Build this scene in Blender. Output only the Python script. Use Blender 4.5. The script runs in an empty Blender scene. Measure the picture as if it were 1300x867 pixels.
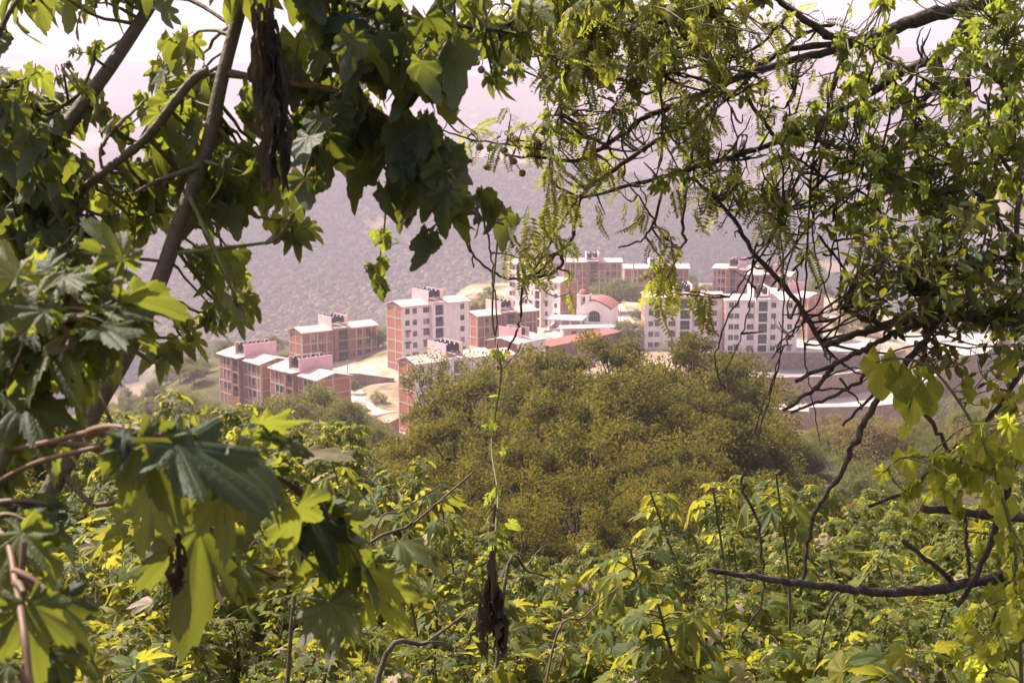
import bpy, math, random
import numpy as np
R = math.radians
rng = np.random.default_rng(7)
random.seed(7)
scene = bpy.context.scene
COL = scene.collection

# ------------------------------------------------------------------ camera
F, CX, CY = 1590.0, 650.0, 433.5
PITCH = math.atan((CY - 180.0) / F)
cam_d = bpy.data.cameras.new('camera'); cam = bpy.data.objects.new('camera', cam_d); COL.objects.link(cam)
cam_d.lens = F / 1300.0 * 36.0; cam_d.sensor_width = 36.0; cam_d.clip_start = 0.05; cam_d.clip_end = 30000
cam.location = (0, 0, 0); cam.rotation_euler = (R(90) - PITCH, 0, 0)
cam_d.dof.use_dof = True; cam_d.dof.focus_distance = 9.0; cam_d.dof.aperture_fstop = 11.0
scene.camera = cam

def P(u, v, Y):
    """the point at depth Y (metres ahead) seen at photo pixel u, v"""
    a = (u - CX) / F; b = -(v - CY) / F
    cp, sp = math.cos(PITCH), math.sin(PITCH)
    d = (a, cp + b * sp, -sp + b * cp)
    s = Y / d[1]
    return np.array((d[0] * s, Y, d[2] * s))

# ------------------------------------------------------------------ light, sky, colour
SUN_AZ, SUN_EL = math.atan2(-0.82, 0.57), R(47)
sun_dir = np.array((math.sin(SUN_AZ) * math.cos(SUN_EL), math.cos(SUN_AZ) * math.cos(SUN_EL), math.sin(SUN_EL)))
sd = bpy.data.lights.new('sun', 'SUN'); so = bpy.data.objects.new('sun', sd); COL.objects.link(so)
sd.energy = 5.0; sd.angle = R(0.5); sd.color = (1.0, 0.875, 0.75)
so.rotation_euler = (math.pi / 2 - SUN_EL, 0, math.pi - SUN_AZ)
so.location = (0, 0, 60)
world = bpy.data.worlds.new('World'); scene.world = world; world.use_nodes = True
nt = world.node_tree; nt.nodes.clear()
out = nt.nodes.new('ShaderNodeOutputWorld'); bg = nt.nodes.new('ShaderNodeBackground'); sky = nt.nodes.new('ShaderNodeTexSky')
sky.sky_type = 'NISHITA'; sky.sun_disc = False; sky.sun_elevation = SUN_EL; sky.sun_rotation = SUN_AZ
sky.altitude = 800; sky.air_density = 1.3; sky.dust_density = 4.0; sky.ozone_density = 1.0
tint = nt.nodes.new('ShaderNodeMix'); tint.data_type = 'RGBA'; tint.blend_type = 'MULTIPLY'; tint.inputs[0].default_value = 1.0
tint.inputs[7].default_value = (1.18, 0.96, 0.93, 1)
nt.links.new(sky.outputs[0], tint.inputs[6]); nt.links.new(tint.outputs[2], bg.inputs[0]); nt.links.new(bg.outputs[0], out.inputs[0])
bg.inputs[1].default_value = 0.065
vs = scene.view_settings; vs.view_transform = 'Standard'; vs.look = 'None'; vs.gamma = 1.0; vs.exposure = 1.9; vs.use_curve_mapping = False
scene.cycles.max_bounces = 7; scene.cycles.diffuse_bounces = 3; scene.cycles.glossy_bounces = 2
scene.cycles.transmission_bounces = 5; scene.cycles.transparent_max_bounces = 4; scene.cycles.volume_bounces = 0
scene.cycles.sample_clamp_indirect = 6.0; scene.cycles.caustics_reflective = False; scene.cycles.caustics_refractive = False

# ------------------------------------------------------------------ materials
def newmat(name):
    m = bpy.data.materials.new(name); m.use_nodes = True
    n = m.node_tree; n.nodes.clear()
    o = n.nodes.new('ShaderNodeOutputMaterial')
    return m, n, o
def node(n, t, **kw):
    x = n.nodes.new(t)
    for k, v in kw.items():
        if k.startswith('i_'):
            key = k[2:]; key = int(key) if key.isdigit() else key
            x.inputs[key].default_value = v
        else: setattr(x, k, v)
    return x
def c4(c): return (c[0], c[1], c[2], 1.0)

def plain(name, c, rough=0.8, var=0.25, scale=1.5, c2=None, bump=0.0, spec=0.3, detail=5):
    """a surface with broad and fine mottling"""
    m, n, o = newmat(name)
    tc = node(n, 'ShaderNodeTexCoord')
    nz = node(n, 'ShaderNodeTexNoise', i_Scale=scale, i_Detail=detail, i_Roughness=0.65)
    n.links.new(tc.outputs['Object'], nz.inputs['Vector'])
    rp = node(n, 'ShaderNodeValToRGB')
    d = c2 or tuple(x * (1 - var) for x in c)
    rp.color_ramp.elements[0].position = 0.3; rp.color_ramp.elements[0].color = c4(d)
    rp.color_ramp.elements[1].position = 0.7; rp.color_ramp.elements[1].color = c4(c)
    n.links.new(nz.outputs['Fac'], rp.inputs[0])
    b = node(n, 'ShaderNodeBsdfPrincipled', i_Roughness=rough); b.inputs['Specular IOR Level'].default_value = spec
    n.links.new(rp.outputs[0], b.inputs['Base Color'])
    if bump:
        bp = node(n, 'ShaderNodeBump', i_Strength=bump, i_Distance=0.05)
        n.links.new(nz.outputs['Fac'], bp.inputs['Height']); n.links.new(bp.outputs[0], b.inputs['Normal'])
    n.links.new(b.outputs[0], o.inputs[0])
    return m

def brickmat(name, c1, c2, mortar, scale=1.0, stone=False):
    m, n, o = newmat(name)
    tc = node(n, 'ShaderNodeTexCoord')
    big = node(n, 'ShaderNodeTexNoise', i_Scale=0.55, i_Detail=6, i_Roughness=0.7)
    n.links.new(tc.outputs['Object'], big.inputs['Vector'])
    if stone:
        br = node(n, 'ShaderNodeTexVoronoi', i_Scale=1.6 * scale, feature='F1'); br.inputs['Randomness'].default_value = 0.9
        n.links.new(tc.outputs['Object'], br.inputs['Vector'])
        ed = node(n, 'ShaderNodeTexVoronoi', i_Scale=1.6 * scale, feature='DISTANCE_TO_EDGE'); ed.inputs['Randomness'].default_value = 0.9
        n.links.new(tc.outputs['Object'], ed.inputs['Vector'])
        sep = node(n, 'ShaderNodeSeparateColor'); n.links.new(br.outputs['Color'], sep.inputs[0])
        mx = node(n, 'ShaderNodeMix', data_type='RGBA'); mx.inputs[6].default_value = c4(c1); mx.inputs[7].default_value = c4(c2)
        n.links.new(sep.outputs[0], mx.inputs[0])
        st = node(n, 'ShaderNodeMath', operation='LESS_THAN'); st.inputs[1].default_value = 0.045
        n.links.new(ed.outputs['Distance'], st.inputs[0])
        m2 = node(n, 'ShaderNodeMix', data_type='RGBA'); m2.inputs[7].default_value = c4(mortar)
        n.links.new(st.outputs[0], m2.inputs[0]); n.links.new(mx.outputs[2], m2.inputs[6])
        col = m2.outputs[2]; hgt = ed.outputs['Distance']
    else:
        geo = node(n, 'ShaderNodeSeparateXYZ'); n.links.new(tc.outputs['Object'], geo.inputs[0])
        ad = node(n, 'ShaderNodeMath', operation='ADD'); n.links.new(geo.outputs[0], ad.inputs[0]); n.links.new(geo.outputs[1], ad.inputs[1])
        cb = node(n, 'ShaderNodeCombineXYZ'); n.links.new(ad.outputs[0], cb.inputs[0]); n.links.new(geo.outputs[2], cb.inputs[1])
        br = node(n, 'ShaderNodeTexBrick', i_Scale=3.2 * scale); br.inputs['Color1'].default_value = c4(c1); br.inputs['Color2'].default_value = c4(c2)
        br.inputs['Mortar'].default_value = c4(mortar); br.inputs['Mortar Size'].default_value = 0.03
        n.links.new(cb.outputs[0], br.inputs['Vector'])
        col = br.outputs['Color']; hgt = br.outputs['Fac']
    dk = node(n, 'ShaderNodeMix', data_type='RGBA', blend_type='MULTIPLY'); dk.inputs[0].default_value = 0.6
    rp = node(n, 'ShaderNodeValToRGB'); rp.color_ramp.elements[0].position = 0.3; rp.color_ramp.elements[0].color = (0.55, 0.52, 0.5, 1)
    rp.color_ramp.elements[1].position = 0.65; rp.color_ramp.elements[1].color = (1.1, 1.08, 1.05, 1)
    n.links.new(big.outputs['Fac'], rp.inputs[0]); n.links.new(rp.outputs[0], dk.inputs[7]); n.links.new(col, dk.inputs[6])
    b = node(n, 'ShaderNodeBsdfPrincipled', i_Roughness=0.9); b.inputs['Specular IOR Level'].default_value = 0.15
    n.links.new(dk.outputs[2], b.inputs['Base Color']); n.links.new(b.outputs[0], o.inputs[0])
    return m

def leafmat(name, cols, trans, under, tf=0.45, rough=0.5, spec=0.3, vein=0.3, pale=None):
    """two-sided leaf: darker waxy upper side, paler underside, light shining through"""
    m, n, o = newmat(name)
    at = node(n, 'ShaderNodeAttribute', attribute_name='rnd')
    rp = node(n, 'ShaderNodeValToRGB')
    els = rp.color_ramp.elements
    while len(els) < len(cols): els.new(0.5)
    for i, c in enumerate(cols):
        els[i].position = i / (len(cols) - 1); els[i].color = c4(c)
    if pale:
        for e in list(els): e.position *= .9
        e = els.new(.935); e.color = c4(cols[-1]); e = els.new(.955); e.color = c4(pale)  # some leaves coloured pale: dry leaves and undersides, plus painted glints
    n.links.new(at.outputs['Fac'], rp.inputs[0])
    ge = node(n, 'ShaderNodeNewGeometry')
    tc = node(n, 'ShaderNodeTexCoord')
    nz = node(n, 'ShaderNodeTexNoise', i_Scale=38.0, i_Detail=3)
    n.links.new(tc.outputs['Object'], nz.inputs['Vector'])
    mt = node(n, 'ShaderNodeMix', data_type='RGBA', blend_type='MULTIPLY'); mt.inputs[0].default_value = 0.6
    r2 = node(n, 'ShaderNodeValToRGB'); r2.color_ramp.elements[0].position = 0.3; r2.color_ramp.elements[0].color = (0.62, 0.62, 0.55, 1); r2.color_ramp.elements[1].position = 0.7; r2.color_ramp.elements[1].color = (1.2, 1.15, 1.0, 1)
    n.links.new(nz.outputs['Fac'], r2.inputs[0]); n.links.new(r2.outputs[0], mt.inputs[7]); n.links.new(rp.outputs[0], mt.inputs[6])
    av = node(n, 'ShaderNodeAttribute', attribute_name='vein')
    vm = node(n, 'ShaderNodeMapRange'); vm.inputs[1].default_value = 0.86; vm.inputs[2].default_value = 1.0; vm.inputs[3].default_value = 0.0; vm.inputs[4].default_value = vein
    n.links.new(av.outputs['Fac'], vm.inputs[0])
    a2 = node(n, 'ShaderNodeAttribute', attribute_name='sv')
    fr = node(n, 'ShaderNodeMath', operation='MULTIPLY'); fr.inputs[1].default_value = 13.0; n.links.new(a2.outputs['Fac'], fr.inputs[0])
    pp = node(n, 'ShaderNodeMath', operation='PINGPONG'); pp.inputs[1].default_value = 0.5; n.links.new(fr.outputs[0], pp.inputs[0])
    s2 = node(n, 'ShaderNodeMapRange'); s2.inputs[1].default_value = 0.41; s2.inputs[2].default_value = 0.5; s2.inputs[3].default_value = 0.0; s2.inputs[4].default_value = vein * .7
    n.links.new(pp.outputs[0], s2.inputs[0])
    vmx = node(n, 'ShaderNodeMath', operation='MAXIMUM'); n.links.new(vm.outputs[0], vmx.inputs[0]); n.links.new(s2.outputs[0], vmx.inputs[1]); vm = vmx
    vx = node(n, 'ShaderNodeMix', data_type='RGBA'); vx.inputs[7].default_value = c4(tuple(min(1, x * 1.0) for x in under))
    n.links.new(vm.outputs[0], vx.inputs[0]); n.links.new(mt.outputs[2], vx.inputs[6])
    bl = node(n, 'ShaderNodeTexNoise', i_Scale=21.0, i_Detail=5, i_Roughness=0.7); n.links.new(tc.outputs['Object'], bl.inputs['Vector'])
    bm = node(n, 'ShaderNodeMapRange'); bm.inputs[1].default_value = 0.66; bm.inputs[2].default_value = 0.74; bm.inputs[4].default_value = 0.75; n.links.new(bl.outputs['Fac'], bm.inputs[0])
    bx = node(n, 'ShaderNodeMix', data_type='RGBA'); bx.inputs[7].default_value = (0.12, 0.075, 0.03, 1); n.links.new(bm.outputs[0], bx.inputs[0]); n.links.new(vx.outputs[2], bx.inputs[6]); vx = bx
    ux = node(n, 'ShaderNodeMix', data_type='RGBA'); ux.inputs[7].default_value = c4(under)
    n.links.new(vx.outputs[2], ux.inputs[6])
    bf = node(n, 'ShaderNodeMath', operation='MULTIPLY'); bf.inputs[1].default_value = 0.55
    n.links.new(ge.outputs['Backfacing'], bf.inputs[0]); n.links.new(bf.outputs[0], ux.inputs[0])
    b = node(n, 'ShaderNodeBsdfPrincipled', i_Roughness=rough); b.inputs['Specular IOR Level'].default_value = spec
    n.links.new(ux.outputs[2], b.inputs['Base Color'])
    bh = node(n, 'ShaderNodeTexNoise', i_Scale=110.0, i_Detail=4, i_Roughness=0.7); n.links.new(tc.outputs['Object'], bh.inputs['Vector'])
    hs = node(n, 'ShaderNodeMath', operation='SUBTRACT'); n.links.new(bh.outputs['Fac'], hs.inputs[0]); n.links.new(vm.outputs[0], hs.inputs[1])
    bp = node(n, 'ShaderNodeBump', i_Strength=0.55, i_Distance=0.004); n.links.new(hs.outputs[0], bp.inputs['Height']); n.links.new(bp.outputs[0], b.inputs['Normal'])
    t = node(n, 'ShaderNodeBsdfTranslucent')
    tm = node(n, 'ShaderNodeMix', data_type='RGBA', blend_type='MULTIPLY'); tm.inputs[0].default_value = 0.7; tm.inputs[6].default_value = c4(trans)
    hv = node(n, 'ShaderNodeMapRange'); hv.inputs[3].default_value = 0.55; hv.inputs[4].default_value = 1.25
    n.links.new(at.outputs['Fac'], hv.inputs[0]); 
    vd = node(n, 'ShaderNodeMath', operation='SUBTRACT'); n.links.new(hv.outputs[0], vd.inputs[0]); n.links.new(vm.outputs[0], vd.inputs[1])
    n.links.new(vd.outputs[0], tm.inputs[7])
    tb = node(n, 'ShaderNodeMix', data_type='RGBA'); tb.inputs[7].default_value = (0.10, 0.05, 0.015, 1); n.links.new(bm.outputs[0], tb.inputs[0]); n.links.new(tm.outputs[2], tb.inputs[6])
    n.links.new(tb.outputs[2], t.inputs[0])
    mx = node(n, 'ShaderNodeMixShader'); mx.inputs[0].default_value = tf
    n.links.new(b.outputs[0], mx.inputs[1]); n.links.new(t.outputs[0], mx.inputs[2]); n.links.new(mx.outputs[0], o.inputs[0])
    return m

M = {}
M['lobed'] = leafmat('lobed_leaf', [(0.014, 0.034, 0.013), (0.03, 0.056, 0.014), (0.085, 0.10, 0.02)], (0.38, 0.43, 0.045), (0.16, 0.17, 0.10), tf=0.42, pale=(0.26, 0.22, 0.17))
M['shaded_lobed'] = leafmat('shaded_lobed_leaf', [(0.018, 0.042, 0.022), (0.03, 0.06, 0.02), (0.06, 0.09, 0.02)], (0.26, 0.29, 0.03), (0.09, 0.11, 0.06), tf=0.34)  # copy of the lobed leaf with shade put into its colour and translucency
M['bush'] = leafmat('bush_leaf', [(0.022, 0.055, 0.010), (0.062, 0.105, 0.012), (0.15, 0.165, 0.02)], (0.50, 0.485, 0.045), (0.22, 0.20, 0.13), tf=0.43, spec=0.22, pale=(0.40, 0.33, 0.27))
M['vine'] = leafmat('vine_leaf', [(0.05, 0.08, 0.012), (0.10, 0.13, 0.02), (0.17, 0.17, 0.03)], (0.39, 0.46, 0.05), (0.13, 0.15, 0.05), tf=0.52)
M['frond'] = leafmat('frond_leaf', [(0.04, 0.07, 0.015), (0.10, 0.11, 0.02), (0.20, 0.15, 0.03)], (0.41, 0.44, 0.05), (0.12, 0.13, 0.05), tf=0.5)
M['oval'] = leafmat('oval_leaf', [(0.02, 0.045, 0.014), (0.045, 0.075, 0.018), (0.11, 0.12, 0.025)], (0.36, 0.36, 0.03), (0.08, 0.10, 0.05), tf=0.38)
M['canopy'] = leafmat('canopy_leaf', [(0.018, 0.028, 0.007), (0.072, 0.080, 0.012), (0.23, 0.165, 0.026)], (0.37, 0.33, 0.04), (0.10, 0.10, 0.04), tf=0.28, spec=0.1, rough=0.7)
M['canopy_green'] = leafmat('green_canopy_leaf', [(0.03, 0.05, 0.014), (0.06, 0.085, 0.02), (0.12, 0.12, 0.03)], (0.36, 0.36, 0.04), (0.12, 0.13, 0.06), tf=0.36)
M['canopy_tan'] = leafmat('tan_canopy_leaf', [(0.07, 0.06, 0.02), (0.15, 0.12, 0.035), (0.24, 0.17, 0.06)], (0.35, 0.26, 0.05), (0.2, 0.16, 0.08), tf=0.36)
M['hill_tree'] = plain('hill_tree_leaf', (0.085, 0.085, 0.04), 0.95, c2=(0.03, 0.036, 0.02), scale=0.12, spec=0.05)
M['dry'] = leafmat('dry_leaf', [(0.032, 0.025, 0.02), (0.055, 0.042, 0.034), (0.11, 0.082, 0.062)], (0.06, 0.04, 0.02), (0.06, 0.046, 0.036), tf=0.12, rough=0.8, spec=0.15)
M['bark'] = plain('dark_bark', (0.12, 0.09, 0.075), 0.85, c2=(0.025, 0.02, 0.018), scale=40, bump=0.5)
M['stem'] = plain('green_brown_stem', (0.13, 0.10, 0.055), 0.65, c2=(0.06, 0.05, 0.03), scale=30, bump=0.35)
M['greenstem'] = plain('green_stem', (0.14, 0.15, 0.05), 0.6, c2=(0.08, 0.08, 0.03), scale=25)
M['redstem'] = plain('reddish_petiole', (0.19, 0.105, 0.065), 0.55, c2=(0.11, 0.08, 0.04), scale=25)
M['creeper'] = leafmat('creeper_leaf', [(0.06, 0.085, 0.012), (0.11, 0.13, 0.02), (0.18, 0.17, 0.03)], (0.60, 0.66, 0.06), (0.17, 0.17, 0.05), tf=0.64)
M['pale_leaf'] = leafmat('pale_leaf', [(0.30, 0.26, 0.21), (0.36, 0.31, 0.26)], (0.30, 0.30, 0.06), (0.20, 0.20, 0.11), tf=0.25)
M['pod'] = plain('seed_ball', (0.33, 0.22, 0.10), 0.8, c2=(0.18, 0.11, 0.05), scale=120, bump=0.4)
M['white'] = plain('white_painted_render', (0.82, 0.735, 0.72), 0.85, c2=(0.70, 0.61, 0.59), scale=0.7)
def streaked(m, amt=.22):
    n = m.node_tree; b = [x for x in n.nodes if x.type == 'BSDF_PRINCIPLED'][0]; src = b.inputs['Base Color'].links[0].from_socket
    tc = node(n, 'ShaderNodeTexCoord'); mp = node(n, 'ShaderNodeMapping'); mp.inputs['Scale'].default_value = (1.6, 1.6, .16); n.links.new(tc.outputs['Object'], mp.inputs[0])
    z = node(n, 'ShaderNodeTexNoise', i_Scale=1.0, i_Detail=6, i_Roughness=.75); n.links.new(mp.outputs[0], z.inputs['Vector'])
    r = node(n, 'ShaderNodeMapRange'); r.inputs[1].default_value = .5; r.inputs[2].default_value = .75; r.inputs[4].default_value = amt * 2; n.links.new(z.outputs['Fac'], r.inputs[0])
    x = node(n, 'ShaderNodeMix', data_type='RGBA'); x.inputs[7].default_value = (.36, .29, .26, 1); n.links.new(r.outputs[0], x.inputs[0]); n.links.new(src, x.inputs[6]); n.links.new(x.outputs[2], b.inputs['Base Color'])
streaked(M['white'])
M['pink'] = plain('pink_painted_render', (0.74, 0.47, 0.48), 0.85, c2=(0.66, 0.40, 0.41), scale=0.5)
M['brick'] = brickmat('orange_brick', (0.48, 0.165, 0.085), (0.37, 0.125, 0.065), (0.36, 0.25, 0.2))
M['brownbrick'] = brickmat('brown_brick', (0.33, 0.14, 0.085), (0.25, 0.105, 0.066), (0.32, 0.23, 0.18))
M['concrete'] = plain('pale_concrete', (0.52, 0.42, 0.37), 0.9, c2=(0.41, 0.33, 0.30), scale=0.9)
M['roof'] = plain('pale_roof_coating', (0.68, 0.52, 0.46), 0.85, c2=(0.53, 0.38, 0.33), scale=0.35)
streaked(M['concrete'], .3); streaked(M['pink'], .15)
M['redroof'] = plain('red_roof_sheet', (0.34, 0.14, 0.105), 0.85, c2=(0.25, 0.105, 0.085), scale=0.5)
M['darkpaint'] = plain('dark_red_plinth', (0.18, 0.07, 0.06), 0.85, scale=1)
M['tank'] = plain('black_plastic', (0.012, 0.012, 0.014), 0.35, scale=2)
M['glass2'] = plain('grey_window_glass', (0.10, 0.10, 0.115), 0.15, c2=(0.05, 0.05, 0.06), scale=0.6, spec=0.6)
M['glass'] = plain('dark_window_glass', (0.028, 0.03, 0.036), 0.08, c2=(0.015, 0.016, 0.02), scale=0.35, spec=0.6)
M['frame'] = plain('window_frame', (0.30, 0.26, 0.24), 0.5, scale=2)
M['curtain'] = plain('pink_curtain', (0.45, 0.3, 0.3), 0.9, scale=3)
M['shade_recess'] = plain('painted_recess_shade', (0.04, 0.045, 0.05), 0.5, scale=0.8)  # dark colour stands in for the shade inside openings
M['stone'] = brickmat('rubble_stone', (0.30, 0.215, 0.165), (0.20, 0.14, 0.11), (0.32, 0.26, 0.22), 1.1, True)
M['asphalt'] = plain('worn_road', (0.30, 0.26, 0.25), 0.9, c2=(0.21, 0.185, 0.18), scale=0.25)
M['paving'] = plain('pale_paving', (0.54, 0.45, 0.39), 0.9, c2=(0.42, 0.34, 0.29), scale=0.2)
M['pole'] = plain('concrete_pole', (0.42, 0.36, 0.32), 0.85, scale=3)
M['wire'] = plain('black_wire', (0.03, 0.03, 0.03), 0.6, scale=3)

# ------------------------------------------------------------------ object helpers
def tag(o, label=None, cat=None, group=None, kind=None):
    if label: o['label'] = label
    if cat: o['category'] = cat
    if group: o['group'] = group
    if kind: o['kind'] = kind
    return o
def thing(name, label, cat, loc=(0, 0, 0), rz=0.0, group=None):
    o = bpy.data.objects.new(name, None); COL.objects.link(o)
    o.empty_display_size = 0.3
    o.location = tuple(float(x) for x in loc); o.rotation_euler = (0, 0, rz)
    return tag(o, label, cat, group)

class MB:
    """collects numpy geometry; build() links it as ONE mesh object"""
    def __init__(s): s.v = []; s.f = []; s.n = 0; s.m = []; s.a = {'vein': [], 'rnd': [], 'sv': []}; s.smooth = []
    def add(s, v, faces, mat=0, vein=None, rnd=None, smooth=False):
        """faces: list of (k,m) int arrays, one for each face size"""
        v = np.asarray(v, float).reshape(-1, 3)
        s.v.append(v)
        for fa in (faces if isinstance(faces, list) else [faces]):
            fa = np.asarray(fa, int)
            if fa.size == 0: continue
            s.f.append(fa + s.n); s.m.append(np.full(len(fa), mat)); s.smooth.append(np.full(len(fa), smooth))
        ve = np.zeros((len(v), 2)) if vein is None else np.asarray(vein, float)
        if ve.ndim == 1 or ve.shape[1] == 1: ve = np.c_[ve.reshape(len(v)), np.zeros(len(v))]
        s.a['vein'].append(ve[:, 0]); s.a['sv'].append(ve[:, 1])
        s.a['rnd'].append(np.zeros(len(v)) if rnd is None else np.broadcast_to(np.asarray(rnd, float), (len(v),)))
        s.n += len(v)
    def box(s, x0, x1, y0, y1, z0, z1, mat=0):
        v = [(x, y, z) for x in (x0, x1) for y in (y0, y1) for z in (z0, z1)]
        s.add(v, np.array([(0, 1, 3, 2), (4, 6, 7, 5), (0, 4, 5, 1), (2, 3, 7, 6), (0, 2, 6, 4), (1, 5, 7, 3)]), mat)
    def tube(s, pts, rad, k=6, mat=0, cap=True):
        pts = np.asarray(pts, float); n = len(pts)
        rad = np.broadcast_to(np.asarray(rad, float), (n,))
        t = np.gradient(pts, axis=0); t /= np.linalg.norm(t, axis=1)[:, None] + 1e-12
        ref = np.array((0.31, 0.22, 0.93)) if abs(t[:, 2]).mean() < 0.85 else np.array((1.0, 0.1, 0.05))
        a = np.cross(t, ref); a /= np.linalg.norm(a, axis=1)[:, None] + 1e-12
        b = np.cross(t, a)
        th = np.arange(k) / k * 2 * np.pi
        ring = pts[:, None, :] + rad[:, None, None] * (np.cos(th)[None, :, None] * a[:, None, :] + np.sin(th)[None, :, None] * b[:, None, :])
        i = np.arange(n - 1)[:, None] * k; j = np.arange(k)[None, :]; j2 = (j + 1) % k
        q = np.stack([i + j, i + j2, i + k + j2, i + k + j], -1).reshape(-1, 4)
        s.add(ring.reshape(-1, 3), [q], mat, rnd=0.4, smooth=True)
        if cap:
            for e in (0, n - 1):
                s.add(np.vstack([ring[e]]), [np.arange(k)[None, ::(1 if e else -1)]], mat)
    def lathe(s, prof, k=12, c=(0, 0, 0), mat=0):
        prof = np.asarray(prof, float); th = np.arange(k) / k * 2 * np.pi; n = len(prof)
        v = np.stack([prof[:, 0][:, None] * np.cos(th), prof[:, 0][:, None] * np.sin(th), np.repeat(prof[:, 1][:, None], k, 1)], -1) + np.asarray(c)
        i = np.arange(n - 1)[:, None] * k; j = np.arange(k)[None, :]; j2 = (j + 1) % k
        s.add(v.reshape(-1, 3), [np.stack([i + j, i + j2, i + k + j2, i + k + j], -1).reshape(-1, 4)], mat, smooth=True)
    def prism(s, pts, z0, z1, mat=0):
        """vertical prism over a counter-clockwise outline"""
        p = np.asarray(pts, float); n = len(p)
        v = np.vstack([np.c_[p, np.full(n, z0)], np.c_[p, np.full(n, z1)]])
        j = np.arange(n); j2 = (j + 1) % n
        s.add(v, [np.stack([j, j2, j2 + n, j + n], -1), (j + n)[None, :], j[None, ::-1]], mat)
    def mesh(s, name, mats, shift=None):
        me = bpy.data.meshes.new(name)
        v = np.concatenate(s.v); 
        if shift is not None: v = v - np.asarray(shift)
        me.vertices.add(len(v)); me.vertices.foreach_set('co', v.astype(np.float32).ravel())
        li = np.concatenate([f.ravel() for f in s.f]); tot = np.concatenate([np.full(len(f), f.shape[1]) for f in s.f])
        st = np.concatenate([[0], np.cumsum(tot)[:-1]])
        me.loops.add(len(li)); me.loops.foreach_set('vertex_index', li.astype(np.int32))
        me.polygons.add(len(tot)); me.polygons.foreach_set('loop_start', st.astype(np.int32))
        try: me.polygons.foreach_set('loop_total', tot.astype(np.int32))
        except Exception: pass
        for m in (mats if isinstance(mats, (list, tuple)) else [mats]): me.materials.append(m)
        me.polygons.foreach_set('material_index', np.concatenate(s.m).astype(np.int32))
        me.polygons.foreach_set('use_smooth', np.concatenate(s.smooth).astype(bool))
        for k in ('vein', 'rnd', 'sv'):
            at = me.attributes.new(k, 'FLOAT', 'POINT'); at.data.foreach_set('value', np.concatenate(s.a[k]).astype(np.float32))
        me.update(calc_edges=True)
        return me
    def build(s, name, mats, parent=None, shift=None):
        o = bpy.data.objects.new(name, s.mesh(name, mats, shift)); COL.objects.link(o)
        if parent is not None: o.parent = parent
        return o
def link(name, me, parent=None, loc=None):
    o = bpy.data.objects.new(name, me); COL.objects.link(o)
    if parent is not None: o.parent = parent
    if loc is not None: o.location = tuple(float(q) for q in loc)
    return o
def copy_tree(o, parent=None):
    c = o.copy(); COL.objects.link(c)
    if parent is not None: c.parent = parent
    for ch in list(o.children): copy_tree(ch, c)
    return c

# ------------------------------------------------------------------ smooth noise for terrain and shapes
_perm = rng.random((64, 64))
def vnoise(x, y):
    x = np.asarray(x, float); y = np.asarray(y, float)
    xi = np.floor(x).astype(int); yi = np.floor(y).astype(int); fx = x - xi; fy = y - yi
    fx = fx * fx * (3 - 2 * fx); fy = fy * fy * (3 - 2 * fy)
    g = lambda a, b: _perm[a % 64, b % 64]
    return (g(xi, yi) * (1 - fx) + g(xi + 1, yi) * fx) * (1 - fy) + (g(xi, yi + 1) * (1 - fx) + g(xi + 1, yi + 1) * fx) * fy
def fbm(x, y, o=4):
    s = 0; a = 0.5
    for i in range(o):
        s = s + a * (vnoise(x * 2 ** i + 17.3 * i, y * 2 ** i + 5.1 * i) - 0.5); a *= 0.5
    return s
def sstep(a, b, x):
    t = np.clip((np.asarray(x, float) - a) / (b - a), 0, 1); return t * t * (3 - 2 * t)

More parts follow.
